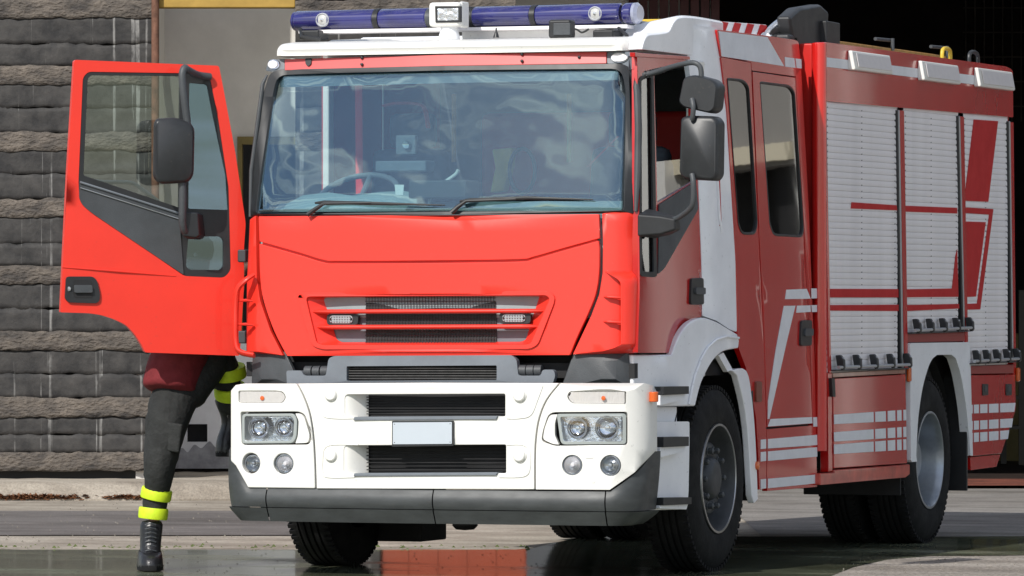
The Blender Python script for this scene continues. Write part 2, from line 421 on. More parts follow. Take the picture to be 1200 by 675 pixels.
ZW = 45.8
def brickmat():
    m = D.materials.new('tarred_blocks'); m.use_nodes = True; n = m.node_tree; b = n.nodes['Principled BSDF']; L = n.links
    t = n.nodes.new('ShaderNodeTexCoord')
    def N(sc, det, st, rot=(0, 0, -TH)):
        q = n.nodes.new('ShaderNodeMapping'); q.inputs['Rotation'].default_value = rot; q2 = n.nodes.new('ShaderNodeMapping'); q2.inputs['Scale'].default_value = st
        z = n.nodes.new('ShaderNodeTexNoise'); z.inputs['Scale'].default_value = sc; z.inputs['Detail'].default_value = det; z.inputs['Roughness'].default_value = .65
        L.new(t.outputs['Object'], q.inputs['Vector']); L.new(q.outputs['Vector'], q2.inputs['Vector']); L.new(q2.outputs['Vector'], z.inputs['Vector']); return z
    a = N(6, 9, (1, 1, 1)); s = N(15, 3, (1, 1, .012)); c = N(9, 7, (1, 1, .5))
    r = n.nodes.new('ShaderNodeValToRGB'); r.color_ramp.elements[0].position = .35; r.color_ramp.elements[1].position = .7
    r.color_ramp.elements[0].color = (.016, .0155, .016, 1); r.color_ramp.elements[1].color = (.062, .058, .054, 1); L.new(a.outputs['Fac'], r.inputs['Fac'])
    rs = n.nodes.new('ShaderNodeValToRGB'); rs.color_ramp.elements[0].position = .585; rs.color_ramp.elements[1].position = .64; L.new(s.outputs['Fac'], rs.inputs['Fac'])
    mq = n.nodes.new('ShaderNodeMath'); mq.operation = 'MULTIPLY'; L.new(rs.outputs['Color'], mq.inputs[0]); 
    rc = n.nodes.new('ShaderNodeValToRGB'); rc.color_ramp.elements[0].position = .36; rc.color_ramp.elements[1].position = .56; L.new(c.outputs['Fac'], rc.inputs['Fac']); L.new(rc.outputs['Color'], mq.inputs[1])
    x = n.nodes.new('ShaderNodeMix'); x.data_type = 'RGBA'; x.inputs[7].default_value = (.23, .225, .215, 1)
    L.new(mq.outputs[0], x.inputs[0]); L.new(r.outputs['Color'], x.inputs[6]); L.new(x.outputs[2], b.inputs['Base Color'])
    b.inputs['Roughness'].default_value = .75
    bp = n.nodes.new('ShaderNodeBump'); bp.inputs['Strength'].default_value = .7; bp.inputs['Distance'].default_value = .02
    L.new(a.outputs['Fac'], bp.inputs['Height']); L.new(bp.outputs['Normal'], b.inputs['Normal']); return m
m_brick = brickmat()
m_band = mat('mortar_band', (.145, .122, .10), .9, var=.5, vscale=6, bump=1.6, bscale=24, c2=(.05, .045, .042), stretch=(1, 1, 2))
m_groove = mat('wall_groove', (.03, .03, .03), .9)
def rough_block(mb, u0, u1, z0, z1, v, dep, amp, seed, du=.05, dz=.05, edge=.02):
    nu = max(2, int((u1 - u0) / du)); nzn = max(2, int((z1 - z0) / dz)); g = []
    for j in range(nzn + 1):
        row = []
        for i in range(nu + 1):
            u = u0 + (u1 - u0) * i / nu; k = j / nzn
            z = z0 + (z1 - z0) * k + (edge * (noise.noise(Vector((u * 3, seed + (3 if k > .5 else 0), 0))) * .6 + .8 * noise.noise(Vector((u * 13, seed + (3 if k > .5 else 0), 2)))) if j in (0, nzn) else 0)
            d = amp * (.7 * noise.noise(Vector((u * 3, z * 4, seed))) + .6 * noise.noise(Vector((u * 19, z * 23, seed))) + .4 * noise.noise(Vector((u * 43, z * 51, seed))))
            if j in (0, nzn): d += .003
            row.append(UV(u, v + d, z))
        g.append(row)
    vs = [p for r_ in g for p in r_]; W = nu + 1
    fs = [(j * W + i, j * W + i + 1, (j + 1) * W + i + 1, (j + 1) * W + i) for j in range(nzn) for i in range(nu)]
    # top and bottom returns
    k = len(vs)
    vs += [p + FW * dep for p in g[-1]] + [p + FW * dep for p in g[0]]
    fs += [(nzn * W + i, nzn * W + i + 1, k + i + 1, k + i) for i in range(nu)] + [(i + 1, i, k + W + i, k + W + i + 1) for i in range(nu)]
    mb.add(vs, fs)
def cladwall(name, u0, u1, ztop, zbot, label):
    t = root(name, UV((u0 + u1) / 2, ZW + .2, 0), label, 'wall')
    c = MB(); b = MB(); g = MB()
    step = .514; z = WZ(557, ZW)
    while z - step > 0: z -= step
    z -= .0
    g.box(UV((u0 + u1) / 2, ZW + .32, ztop / 2), (u1 - u0, .5, ztop), Matrix.Rotation(TH, 3, 'Z')); g.build('wall_core', m_groove, t)
    pos = [WZ(552, ZW)]; z = WZ(489, ZW)
    while z < ztop: pos.append(z); z += step
    pos.append(z)
    for k, zz in enumerate(pos[:-1]):
        nx = pos[k + 1]; bh = .145 + .02 * noise.noise(Vector((k * 3.3, 1, 1)))
        if zz + bh > zbot: rough_block(b, u0, u1, max(zz, zbot), zz + bh, ZW - .010, .12, .014, k * 7.3 + u0, .03, .025, .020)
        a = zz + bh - .004; e = nx + .008; m1 = a + (e - a) * (.5 + .1 * noise.noise(Vector((k * 5.1, 2, 2))))
        if e > zbot:
            rough_block(c, u0, u1, max(a, zbot), m1 - .001, ZW, .05, .005, k * 3.1 + 11 + u0, .03, .03, .020)
            rough_block(c, u0, u1, max(m1, zbot), e, ZW + .002, .05, .005, k * 5.7 + 29 + u0, .03, .03, .020)
    c.build('dark_course', m_brick, t, angle=180); b.build('mortar_band', m_band, t, angle=180)
    return t
cladwall('blackened_wall', -9, WU(180, ZW), 4.3, .0, 'blackened block wall with pale mortar bands left of the open truck door')
ROT = Matrix.Rotation(TH, 3, 'Z')
m_door = mat('orange_door', (.27, .045, .014), .6, var=.15, vscale=4)
m_shadewall = mat('grey_plaster', (.70, .68, .64), .9, var=.12, vscale=2.5)
m_blue = mat('pale_plaster', (.80, .82, .86), .85, var=.15, vscale=3)
m_stain = mat('damp_stain', (.34, .35, .38), .85, var=.3, vscale=12)
m_olive = mat('olive_frame', (.22, .17, .05), .6, var=.2)
m_beam = mat('ochre_beam', (.40, .25, .05), .7, var=.2)
m_rust = mat('rusty_pipe', (.17, .08, .05), .8, var=.5, vscale=12)
# wall over the orange door
cladwall('soot_stained_wall', WU(346, ZW), WU(445, ZW), 4.3, 0, 'dark block wall with pale bands between the plaster recess and the orange door')
cladwall('soot_stained_wall', WU(445, ZW), WU(604, ZW), 4.3, 2.45, 'dark soot stained block wall seen above the cab roof and light bar')
t = root('folding_door', UV(WU(530, ZW), ZW + .1, 0), 'orange red folding garage door standing behind the truck, mirrored in the puddle', 'garage door')
mb = MB(); npan = 5; ud0, ud1 = WU(446, ZW), WU(617, ZW)
mb.box(UV((ud0 + ud1) / 2, ZW + .08, 1.22), (ud1 - ud0, .06, 2.4), ROT)
for i in range(npan): mb.box(UV(ud0 + (ud1 - ud0) * (i + .5) / npan, ZW + .045, 1.22), ((ud1 - ud0) / npan - .02, .004, 2.36), ROT)
mb.build('door_leaf', m_door, t, .004)
mb = MB(); mb.box(UV((ud0 + ud1) / 2, ZW + .16, 1.22), (ud1 - ud0, .05, 2.44), ROT); mb.build('door_backing', M['dark'], t)
# grey recess between the walls
t = root('plaster_recess', UV(WU(265, 48), 48, 0), 'shaded grey plaster recess behind the open truck door with an ochre beam on top', 'building')
ZR = 47.6; ua, ub = WU(183, ZW), WU(346, ZW)
mb = MB()
wu = lambda px: WU(px, ZR); wz = lambda py: WZ(py, ZR)
def wallrect(mb, px0, px1, py0, py1, Z=ZR, th=.12): 
    mb.box(UV((WU(px0, Z) + WU(px1, Z)) / 2, Z + th / 2, (WZ(py0, Z) + WZ(py1, Z)) / 2), (WU(px1, Z) - WU(px0, Z), th, WZ(py0, Z) - WZ(py1, Z)), ROT)
wallrect(mb, 150, 278, -300, 400); wallrect(mb, 278, 380, -300, 160); mb.build('upper_wall', m_shadewall, t)
mb = MB(); wallrect(mb, 150, 219, 400, 549, ZR - .02); wallrect(mb, 243, 380, 400, 549, ZR - .02)
wallrect(mb, 219, 243, 400, 497, ZR - .02); wallrect(mb, 219, 243, 518, 549, ZR - .02)
mb.build('lower_wall', m_blue, t)
mb = MB(); wallrect(mb, 215, 246, 494, 521, ZR + .12, .1); wallrect(mb, 283, 380, 160, 400, ZR + .5, .1); wallrect(mb, 150, 380, 549, 585, ZR + .04, .1); mb.build('dark_opening', M['dark'], t)
mb = MB(); wallrect(mb, 278, 283.5, 160, 400, ZR - .03, .2); wallrect(mb, 283.5, 380, 160, 169, ZR - .03, .2); mb.build('opening_frame', m_olive, t)
mb = MB()
pts = [(205, 549), (206, 528), (214, 524), (220, 531), (228, 520), (236, 526), (246, 516), (252, 524), (262, 529), (275, 522), (290, 530), (300, 549)]
mb.prism([UV(wu(a), ZR - .026, wz(b)) for a, b in rnd(pts, 3)], FW * .004); mb.build('damp_stain', m_stain, t)
mb = MB(); mb.box(UV((ua + ub) / 2 , ZW + .1, 3.89), (ub - ua + .0, .16, .25), ROT); mb.build('ochre_beam', m_beam, t, .01)
mb = MB(); mb.box(UV((ua + ub) / 2, ZR - .6, 5.6), (ub - ua + .3, 2.6, .2), ROT); mb.box(UV(ua - .1, ZR - .88, 2.7), (.12, 1.76, 5.4), ROT); mb.box(UV(ub + .07, ZR - .70, 2.7), (.12, 1.2, 5.4), ROT); mb.build('recess_shell', m_shadewall, t)
mb = MB(); mb.cyl(UV(ua - .005, ZW - .03, .1), UV(ua - .005, ZW - .03, 4.2), .03); tag(mb.build('drain_pipe', m_rust), 'rusty brown drain pipe at the edge of the blackened wall', 'pipe')
# kerb ledge at the foot of the wall
mb = MB(); N = 60; prof = [(44.9, 0), (44.98, .10), (45.05, .125), (47.6, .13), (47.6, -.05), (44.9, -.05)]
rings = [[UV(-9 + (WU(620, ZW) + 9) * i / N, v + .03 * noise.noise(Vector((i * .7, v, 0))), z + (.008 * noise.noise(Vector((i * .9, v, 5))) if z > 0 else 0)) for v, z in prof] for i in range(N + 1)]
mb.loft(rings); struct(mb.build('pavement_ledge', nodes_ground('ledge', (.46, .41, .34), (.33, .29, .24), .9, 0, .3, 2.5, 60)))
# strip lines of moss and fine debris along the pavement edge
m_moss = mat('moss', (.10, .13, .04), .9, var=.4)
mb = MB()
for i in range(130):
    px = random.uniform(-5, 450) if random.random() < .8 else random.uniform(450, 620); Z = GZ(641 + random.gauss(0, .9)); u = WU(px, Z); s = random.uniform(.006, .018)
    c = UV(u, Z, 0); mb.add([c + Vector((-s, 0, 0)), c + Vector((s, 0, 0)), c + Vector((0, s * 1.5, 0)), c + Vector((0, 0, s * random.uniform(.4, 1.1)))], [(0, 1, 3), (1, 2, 3), (2, 0, 3), (0, 2, 1)])
o = mb.build('moss', m_moss); o['kind'] = 'stuff'; tag(o, 'thin line of green moss along the edge of the wet pavement', 'moss')
mb = MB()
for i in range(150):
    px = random.uniform(5, 640); Z = GZ(random.uniform(647, 674)); u = WU(px, Z); s = random.uniform(.003, .010); c = UV(u, Z, 0)
    mb.add([c + Vector((-s, 0, 0)), c + Vector((s, 0, 0)), c + Vector((0, s * 1.5, 0)), c + Vector((0, 0, s * .3))], [(0, 1, 3), (1, 2, 3), (2, 0, 3), (0, 2, 1)])
o = mb.build('grit', mat('dark_grit', (.05, .045, .04), .9)); o['kind'] = 'stuff'; tag(o, 'dark grit and crumbs scattered in the shallow puddle', 'grit')
mb = MB()
for i in range(260):
    px = random.uniform(980, 1210) if random.random() < .6 else random.uniform(-5, 300); Z = GZ(random.uniform(575, 642) if px < 640 else random.uniform(640, 674)); u = WU(px, Z)
    if px > 640 and Z > GZ(652): continue
    s = random.uniform(.004, .013); c = UV(u, Z, 0); mb.add([c + Vector((-s, 0, -.01)), c + Vector((s, 0, -.01)), c + Vector((0, s * 1.5, -.01)), c + Vector((0, 0, s * .3))], [(0, 1, 3), (1, 2, 3), (2, 0, 3), (0, 2, 1)])
o = mb.build('loose_gravel', mat('loose_gravel', (.22, .20, .17), .9, var=.5, vscale=40)); o['kind'] = 'stuff'; tag(o, 'loose pale gravel scattered over the yard', 'gravel')
m_leaf = mat('dead_leaves', (.20, .08, .03), .9, var=.5, vscale=30)
mb = MB()
for i in range(700):
    px = random.gauss(45, 30) if random.random() < .8 else random.gauss(160, 12); Z = GZ(580 + random.gauss(0, 1.2)); 
    u = WU(px, Z); a = random.uniform(0, 6.28); s = random.uniform(.01, .04); c = UV(u, min(Z, 44.9), random.uniform(0, .03)); dx = Vector((math.cos(a), math.sin(a), random.uniform(-.3, .5))) * s; dy = Vector((-math.sin(a), math.cos(a), random.uniform(-.3, .5))) * s * .4
    mb.add([c - dx, c + dy, c + dx + Vector((0, 0, .005)), c - dy], [(0, 1, 2), (0, 2, 3)])
o = mb.build('leaf_litter', m_leaf); o['kind'] = 'stuff'; tag(o, 'brown leaf litter lying along the foot of the blackened wall', 'leaves')

# garage hall on the right
ZG = 49.0
t = root('garage_hall', UV(WU(1000, ZG), ZG + 4, 0), 'dark open fire station garage hall behind the truck on the right', 'building')
u0g, u1g = WU(835, ZG), WU(1420, ZG)
m_hall = mat('shade_dark_hall_wall', (.022, .020, .019), .95, var=.4, vscale=2)  # near-black colour stands in for the shade inside the hall
mb = MB()
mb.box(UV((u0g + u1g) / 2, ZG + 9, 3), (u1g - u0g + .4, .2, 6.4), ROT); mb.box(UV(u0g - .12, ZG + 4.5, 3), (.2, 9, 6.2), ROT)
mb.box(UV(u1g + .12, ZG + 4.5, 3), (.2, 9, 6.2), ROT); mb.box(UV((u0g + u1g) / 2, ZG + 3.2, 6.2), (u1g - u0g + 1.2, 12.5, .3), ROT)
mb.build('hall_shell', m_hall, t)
mb = MB(); mb.box(UV((u0g + u1g) / 2, ZG - .6, 5.2), (u1g - u0g + 6.4, .3, 2.2), ROT); mb.box(UV((u0g + u1g) / 2, ZG - 1.6, 5.9), (u1g - u0g + 7, 4.4, .25), ROT); mb.build('sun_block_canopy', m_hall, t)  # unseen overhang added to keep the sun out of the hall
mb = MB(); mb.box(UV(WU(717, ZG), ZG + .2, 2.6), (WU(835, ZG) - WU(590, ZG), .3, 5.2), ROT); mb.build('pier_wall', m_shadewall, t)
mb = MB()
for i in range(9): mb.box(UV(WU(742, 48.9) + i * .085, ZG + .0, 2.6), (.07, .05, 5.2), ROT)
mb.build('maroon_slats', mat('maroon_slat', (.07, .02, .02), .7, var=.2), t, .004)
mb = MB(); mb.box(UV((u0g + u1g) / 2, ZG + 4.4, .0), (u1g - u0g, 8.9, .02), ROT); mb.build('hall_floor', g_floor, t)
m_dim = mat('dim_steel', (.10, .095, .085), .7, var=.3)
for k in range(4): MB().box(UV((u0g + u1g) / 2, ZG + 2 + k * 1.9, 4.6), (u1g - u0g, .12, .22), ROT).build('roof_beam', m_dim, t)
for k in range(7): MB().box(UV(WU(1130, 58) + k * .09, ZG + 8.8, 4.0), (.012, .012, 1.5), ROT).build('cage_bar', m_dim, t)
for k in range(6): MB().box(UV(WU(1130, 58) + .27, ZG + 8.78, 3.4 + k * .24), (.6, .012, .012), ROT).build('cage_rail', m_dim, t)
for (u_, z_, w_, h_, m__) in ((3.9, 1.6, .5, 3.2, m_dim), (4.55, .6, .5, 1.2, m_olive), (4.9, 1.9, .08, 3.6, m_rust)): MB().box(UV(u_, ZG + 6.5, z_), (w_, .3, h_), ROT).build('hall_cabinet', m__, t, .01)
uvstrip('rusty_threshold', u0g, 12, 47.75, 49.6, .014, nodes_ground('red_brick_floor', (.30, .09, .055), (.15, .05, .035), .75, 0, .5, 5, 40))
t = root('storage_rack', UV(WU(1185, 54), 54, 0), 'dim metal storage rack inside the garage at the right edge', 'rack')
m_rack = mat('rack_paint', (.09, .08, .06), .6)
for (px, py0, Z, wd) in [(1160, 440, 54, .05), (1176, 440, 54.4, .05), (1197, 340, 54, .05)]:
    MB().box(UV(WU(px, Z), Z, (WZ(py0, Z)) / 2), (wd, .05, WZ(py0, Z)), ROT).build('upright', m_rack, t)
for z in (.35, .62): MB().box(UV(WU(1178, 54), 54.2, z), (.36, .5, .03), ROT).build('shelf', m_rack, t)
# long facade continuing to the right of the frame (mirrored in the truck's windows and paint)
t = root('station_facade', UV(17, ZG, 0), 'pale station facade with dark bays right of the garage hall, beyond the frame', 'building')
mb = MB()
mb.box(UV(22.3, ZG + .3, 5.6), (18.1, .4, 4.8), ROT)
for u, wd in ((21.2, .9), (27, .9)): mb.box(UV(u, ZG + .3, 1.6), (wd, .41, 3.18), ROT)
mb.build('facade_wall', mat('facade_plaster', (.25, .24, .225), .85, var=.1, vscale=1), t)
mb = MB(); mb.box(UV(22.3, ZG + .04, 3.32), (18.1, .1, .16), ROT); mb.build('facade_band', mat('cream_band', (.60, .55, .42), .8), t)
for u, wd in ((12.72, .16), (13.02, .08), (14.60, .35)): MB().box(UV(u, ZG + .0, 2.6), (wd, .3, 5.2), ROT).build('reflection_pier', M['white'], t, .01)  # added out of view so their reflections streak the truck's flank
mb = MB(); mb.box(UV(10, ZG + .5, 3.6), (7.5, .2, 7.2), ROT); mb.build('dark_reflection_panel', M['dark'], t)  # added out of view to keep reflections on the rear body dark
mb = MB(); mb.box(UV(19, ZG + 1.2, 2.2), (26, .1, 4.5), ROT); mb.build('dark_bays', M['dark'], t)
# ================================================================== the fire engine
fe = root('fire_engine', (0, 3.6, 0), 'red and white fire engine with its driver door standing open', 'fire engine')
def cablean(z):
    f = .05 * (min(z, 1.95) - 1.2) + .27 * max(0, z - 1.95)
    return (.045 * max(0, z - 1.6), f)
CW = Wrap(planfront(1.16, .12, .06, .15, 1.9), cablean)
BW = Wrap(planfront(1.25, .0, .06, .20, .70))
def subside(x): return Wrap(planline(x, -.2, x, 8, 60), lambda z: (.04 * max(0, z - 1.5), 0))
CR = subside(1.225)
def flat(x): return Wrap(planline(x, -.5, x, 8.5, 40))
def Q(*a): return [(a[i], a[i + 1]) for i in range(0, len(a), 2)]

# --- front panels
seamR = [(703, 250), (704, 285), (703, 320), (699, 345), (690, 368), (668, 416)]
seamL = [(335, 417), (320, 388), (307, 352), (303, 325), (302, 290), (302, 253)]
up = [(303, 253.5), (400, 252.8), (702, 251), (702.5, 279.5)] + [tuple(p) for p in catmull([(700, 280), (660, 291), (625, 301), (605, 304), (500, 305.5), (400, 306), (380, 305), (350, 296), (304, 283)], 5)]
sheet('bonnet_flap', CW, up, M['cabred'], fe, step=.06, thick=.03, bevel=.003)
lowo = [tuple(p) for p in catmull([(303.5, 285.5), (350, 298.5), (380, 307.5), (400, 308.5), (500, 308), (605, 306.5), (625, 303.5), (660, 293.5), (701.5, 282)], 5)] + \
       [tuple(p) for p in catmull([(702.5, 290), (702, 320), (698, 345), (689, 368), (676, 396), (668, 416)], 4)] + \
       [tuple(p) for p in catmull([(336, 417), (321, 388), (308.5, 352), (304.5, 325), (303.5, 290)], 4)]
gh = rnd(Q(359, 347.5, 641, 346, 645, 350, 623, 402, 618, 404, 379, 404.5, 372, 402), [6, 5, 5, 10, 8, 10, 8])
sheet('bonnet_panel', CW, lowo, M['cabred'], fe, holes=[gh], step=.05, thick=.03, bevel=.006)
sheet('bonnet_seam', CW, Q(305, 278, 382, 298, 605, 298, 699, 274, 699, 292, 605, 314, 382, 314, 305, 295), M['cabred'], fe, step=.08, thick=.01, off=-.020, bevel=0)
# raised lip round the grille
oo = rnd(Q(351, 343, 643, 341, 651, 347, 650, 355, 631, 404, 622, 409, 378, 409.5, 366, 405, 350, 352), [8, 6, 6, 4, 10, 10, 10, 12, 8])
sheet('grille_surround', CW, oo, M['cabred'], fe, holes=[gh], step=0, thick=.03, off=.012, bevel=.007)
# funnel and grille back
inn = rnd(Q(374, 349, 627, 347.5, 625, 352, 612, 398, 606, 400.5, 394, 401, 388, 398), [5, 4, 4, 8, 6, 8, 6])
def ringstrip(name, wr, A, B, offA, offB, m, parent):
    a = [wr.P(p[0], p[1], offA) for p in A]; b = [wr.P(p[0], p[1], offB) for p in B]
    mb = MB(); n = len(a); mb.add(a + b, [(i, (i + 1) % n, (i + 1) % n + n, i + n) for i in range(n)]); return mb.build(name, m, parent)
gr = sheet('grille_back', CW, Q(365, 340, 640, 340, 625, 408, 380, 408), M['greyp'], fe, step=.15, thick=.02, off=-.075, bevel=0)
ringstrip('grille_funnel', CW, gh, inn, -.005, -.07, M['cabred'], fe)
sheet('grille_mesh', CW, Q(423, 345, 577, 345, 577, 405, 423, 405), M['meshm'], fe, step=.15, thick=.01, off=-.066, bevel=0)
mb = MB()
for i in range(44):
    px = 424 + i * 3.5; mb.tube([CW.P(px, 346, -.058), CW.P(px, 404, -.058)], .0017, 4)
for i in range(14):
    py = 349 + i * 4; mb.tube([CW.P(x, py, -.056) for x in (423, 475, 525, 577)], .0017, 4)
mb.build('grille_wires', M['rimgrey'], fe)
for y, xa, xb in ((365.3, 360, 637), (383.5, 367, 631)):
    mb = MB(); pth = []; rr = []
    for i in range(25):
        k = i / 24; px = xa + (xb - xa) * k; e = min(1, k / .05, (1 - k) / .05); pth.append(CW.P(px, y - .5 * k * 2, -.028 + .006 * e)); rr.append(.004 + .0085 * e ** .6)
    mb.tube(pth, rr, 12, sq=(1.7, 1)); mb.build('grille_slat', M['cabred'], fe)
    for (sx) in (1,):
        pass
for (cx, cy, side) in ((397, 374.5, -1), (600, 373, 1)):
    s = sheet('strobe_light', CW, rnd(Q(cx - 17 if side > 0 else cx - 17, cy - 7, cx + 20, cy - 7, cx + 20, cy + 6.5, cx - 17, cy + 6.5), 5), M['black'], fe, step=0, thick=.03, off=-.03, bevel=.003)
    sheet('strobe_lens', CW, rnd(Q(cx - 13, cy - 5, cx + 14, cy - 5, cx + 14, cy + 4.5, cx - 13, cy + 4.5), 5), mat('strobe_glass', (.34, .35, .36), .25, coat=.6), s, step=0, thick=.01, off=-.023, bevel=.002)
    mb = MB()
    for i in range(8):
        for j in range(3): mb.lathe(CW.P(cx - 10.5 + i * 3.1, cy - 3.2 + j * 2.9, -.023), (0, -1, 0), [(.005, 0), (.004, .003), (.001, .005)], 8)
    mb.build('strobe_led', M['steel'], s)

# --- corner panels with air scoops
sheet('corner_panel', CW, [(705.5, 250), (741, 247), (746, 260), (747, 330), (746, 414)] + [(671, 415.5), (693, 369), (702, 345), (706, 320), (706.5, 285)], M['cabred'], fe, step=.04, thick=.03, bevel=.005)
sheet('corner_panel', CW, [(275, 254), (299.5, 253), (300, 290), (300.5, 325), (304.5, 352), (317, 388), (331.5, 416.5), (275, 415)], M['cabred'], fe, step=.04, thick=.03, bevel=.005)
def scoop():
    ys = [318 + (412 - 318) * j / 22 for j in range(23)]; rows = []; back = []
    for y in ys:
        k = (y - 318) / 94
        xl = 726 - 18 * max(0, 1 - k / .16) ** 2 - 22 * max(0, 1 - (1 - k) / .10) ** 2
        sc = min(1, (k / .10)) ** .6 * min(1, (1 - k) / .08) ** .6
        r_ = []; b_ = []
        for i in range(9):
            f = i / 8; off = .055 * sc * math.cos(f * math.pi / 2) ** .6
            px = xl + (748.5 - xl) * f; t_ = CW.inv(min(px, 744.5), y); tt = t_.x + max(0, px - 744.5) * .012
            r_.append(CW.pos(tt, t_.y, off + .001)); b_.append(CW.pos(tt, t_.y, off - .012))
        rows.append(r_); back.append(b_)
    W = 9; H = 23; vs = [p for r_ in rows for p in r_] + [p for r_ in back for p in r_]; K = W * H
    fs = [(j * W + i, j * W + i + 1, (j + 1) * W + i + 1, (j + 1) * W + i) for j in range(H - 1) for i in range(W - 1)]
    fs += [tuple(q + K for q in reversed(f)) for f in fs]
    fs += [(j * W, (j + 1) * W, (j + 1) * W + K, j * W + K) for j in range(H - 1)]
    fs += [(i, i + 1, i + 1 + K, i + K) for i in range(W - 1)] + [((H - 1) * W + i, (H - 1) * W + i + 1, (H - 1) * W + i + 1 + K, (H - 1) * W + i + K) for i in range(W - 1)]
    MB().add(vs, fs).build('air_scoop', M['cabred'], fe, .004, angle=40)
scoop()
for y in (348, 377): mb = MB().tube([CW.P(708, y, 0), CW.P(714, y, .02), CW.P(722, y + .5, .03), CW.P(731, y + 1, .03)], [.004, .010, .011, .008], 10, sq=(1.4, .8)); mb.build('scoop_fin', M['cabred'], fe)
def LS(px, py, y): return FY(px, py, y)
mb = MB(); pth = catmull([(297, 322, .20), (288, 328, .17), (279, 338, .17), (276.5, 355, .18), (276, 380, .18), (276.5, 400, .18), (281, 412, .17), (298, 416.5, .17)], 6)
mb.tube([LS(p.x, p.y, p.z - .03) for p in pth], [.012 + .005 * math.sin(math.pi * i / (len(pth) - 1)) for i in range(len(pth))], 12, sq=(1.7, 1)); mb.build('air_scoop', M['cabred'], fe)
for y in (352, 380): mb = MB().tube([LS(277, y, .16), LS(288, y, .15), LS(297, y + 1, .17)], [.007, .011, .007], 10, sq=(1.6, .8)); mb.build('scoop_fin', M['cabred'], fe)

# --- windscreen
glo = rnd(Q(300, 251, 305, 210, 320, 112, 325, 88, 520, 82.5, 729, 80.5, 733.5, 110, 731, 247, 520, 248), [6, 2, 2, 14, 2, 13, 2, 5, 2])
fro = rnd(Q(287, 254, 293, 200, 309, 110, 317, 84, 335, 80, 520, 76.5, 725, 74.5, 741, 78, 745, 100, 743, 250, 520, 251.5), [3, 2, 2, 10, 4, 2, 4, 8, 3, 3, 2])
sheet('windscreen_frame', CW, fro, M['black'], fe, holes=[glo], step=.06, thick=.03, off=.004, bevel=.006)
sheet('windscreen', CW, rnd(Q(297, 253, 303, 205, 318, 110, 323, 86, 520, 80, 731, 78, 735, 110, 733, 249, 520, 250), 4), M['windscreen'], fe, step=.08, thick=.004, off=-.008, bevel=0, angle=180)
mb = MB().tube([CW.P(742, 248, .02)] + [CW.P(x, y, .03) for x, y in ((742.5, 200), (743, 150), (742, 110), (740, 88))] + [CW.P(738.5, 80, .01)], [.01, .02, .021, .02, .014, .006], 10, sq=(1, 1)); mb.build('wind_deflector', M['dgrey'], fe)
mb = MB().tube([CW.P(293, 254, .0), CW.P(296.5, 200, .01), CW.P(304.5, 140, .01), CW.P(310, 98, .01), CW.P(313, 88, .0)], [.008, .012, .012, .011, .006], 10); mb.build('wind_deflector', M['dgrey'], fe)
# red band above the windscreen, lamps, roof
BWp = lambda px, py, o=0: CW.P(px, py, o)
sheet('brow_band', CW, Q(334, 69.5, 520, 64, 711, 60.5, 711, 74.5, 520, 77.5, 334, 82.5), M['pink'], fe, step=.08, thick=.03, off=.006, bevel=.004)
for L in (Q(311, 83, 315, 70, 333.5, 69, 333.5, 82.5, 318, 84), Q(711.5, 61, 738, 60.5, 743, 66, 745, 82, 741, 80, 728, 74.5, 711.5, 74.5)):
    sheet('corner_trim', CW, rnd(L, 2), M['greyp'], fe, step=.05, thick=.03, off=.0, bevel=.004)
for cx, cy, rx in ((322.5, 75.5, 6.5), (726, 67.5, 9.5)):
    s = sheet('marker_lamp', CW, circ(cx, cy, rx, 6), M['chrome'], fe, step=0, thick=.02, off=.012, bevel=.003)
    sheet('lamp_lens', CW, circ(cx, cy, rx - 1.5, 4.6), M['lampglass'], s, step=0, thick=.01, off=.02, bevel=.004)
for px, py in ((424.5, 67.5), (424.5, 75.5), (612, 63.5), (612, 71.5), (679, 67)):
    MB().lathe(CW.P(px, py, .004), (0, -1, .1), [(.009, 0), (.008, .006), (.003, .009)], 12).build('band_bolt', M['black'], fe)
sheet('emblem', CW, rnd(Q(358.5, 68.5, 366, 68, 365.5, 75, 362, 78, 359, 75), 1.5), M['black'], fe, step=0, thick=.01, off=.011, bevel=.002)
# roof: loft of rounded sections
def sec(y, hw, zb, zt, rad, n=6, hw2=None):
    P = [Vector((-hw, y, zb))]; 
    for i in range(n + 1):
        a = math.pi / 2 * i / n; P.append(Vector((-hw + rad - rad * math.cos(a), y, zt - rad + rad * math.sin(a))))
    for i in range(n + 1):
        a = math.pi / 2 * (1 - i / n); P.append(Vector((hw - rad + rad * math.cos(a), y, zt - rad + rad * math.sin(a))))
    P.append(Vector((hw, y, zb))); return P
mb = MB()
zb = 2.845
rs = [sec(.345, .95, zb, zb + .02, .01), sec(.335, .985, zb, zb + .035, .02), sec(.345, 1.01, zb, zb + .055, .04), sec(.39, 1.03, zb, zb + .07, .05), sec(.55, 1.05, zb, zb + .085, .06), sec(1.0, 1.07, zb, zb + .09, .07), sec(1.9, 1.07, zb, zb + .10, .07)]
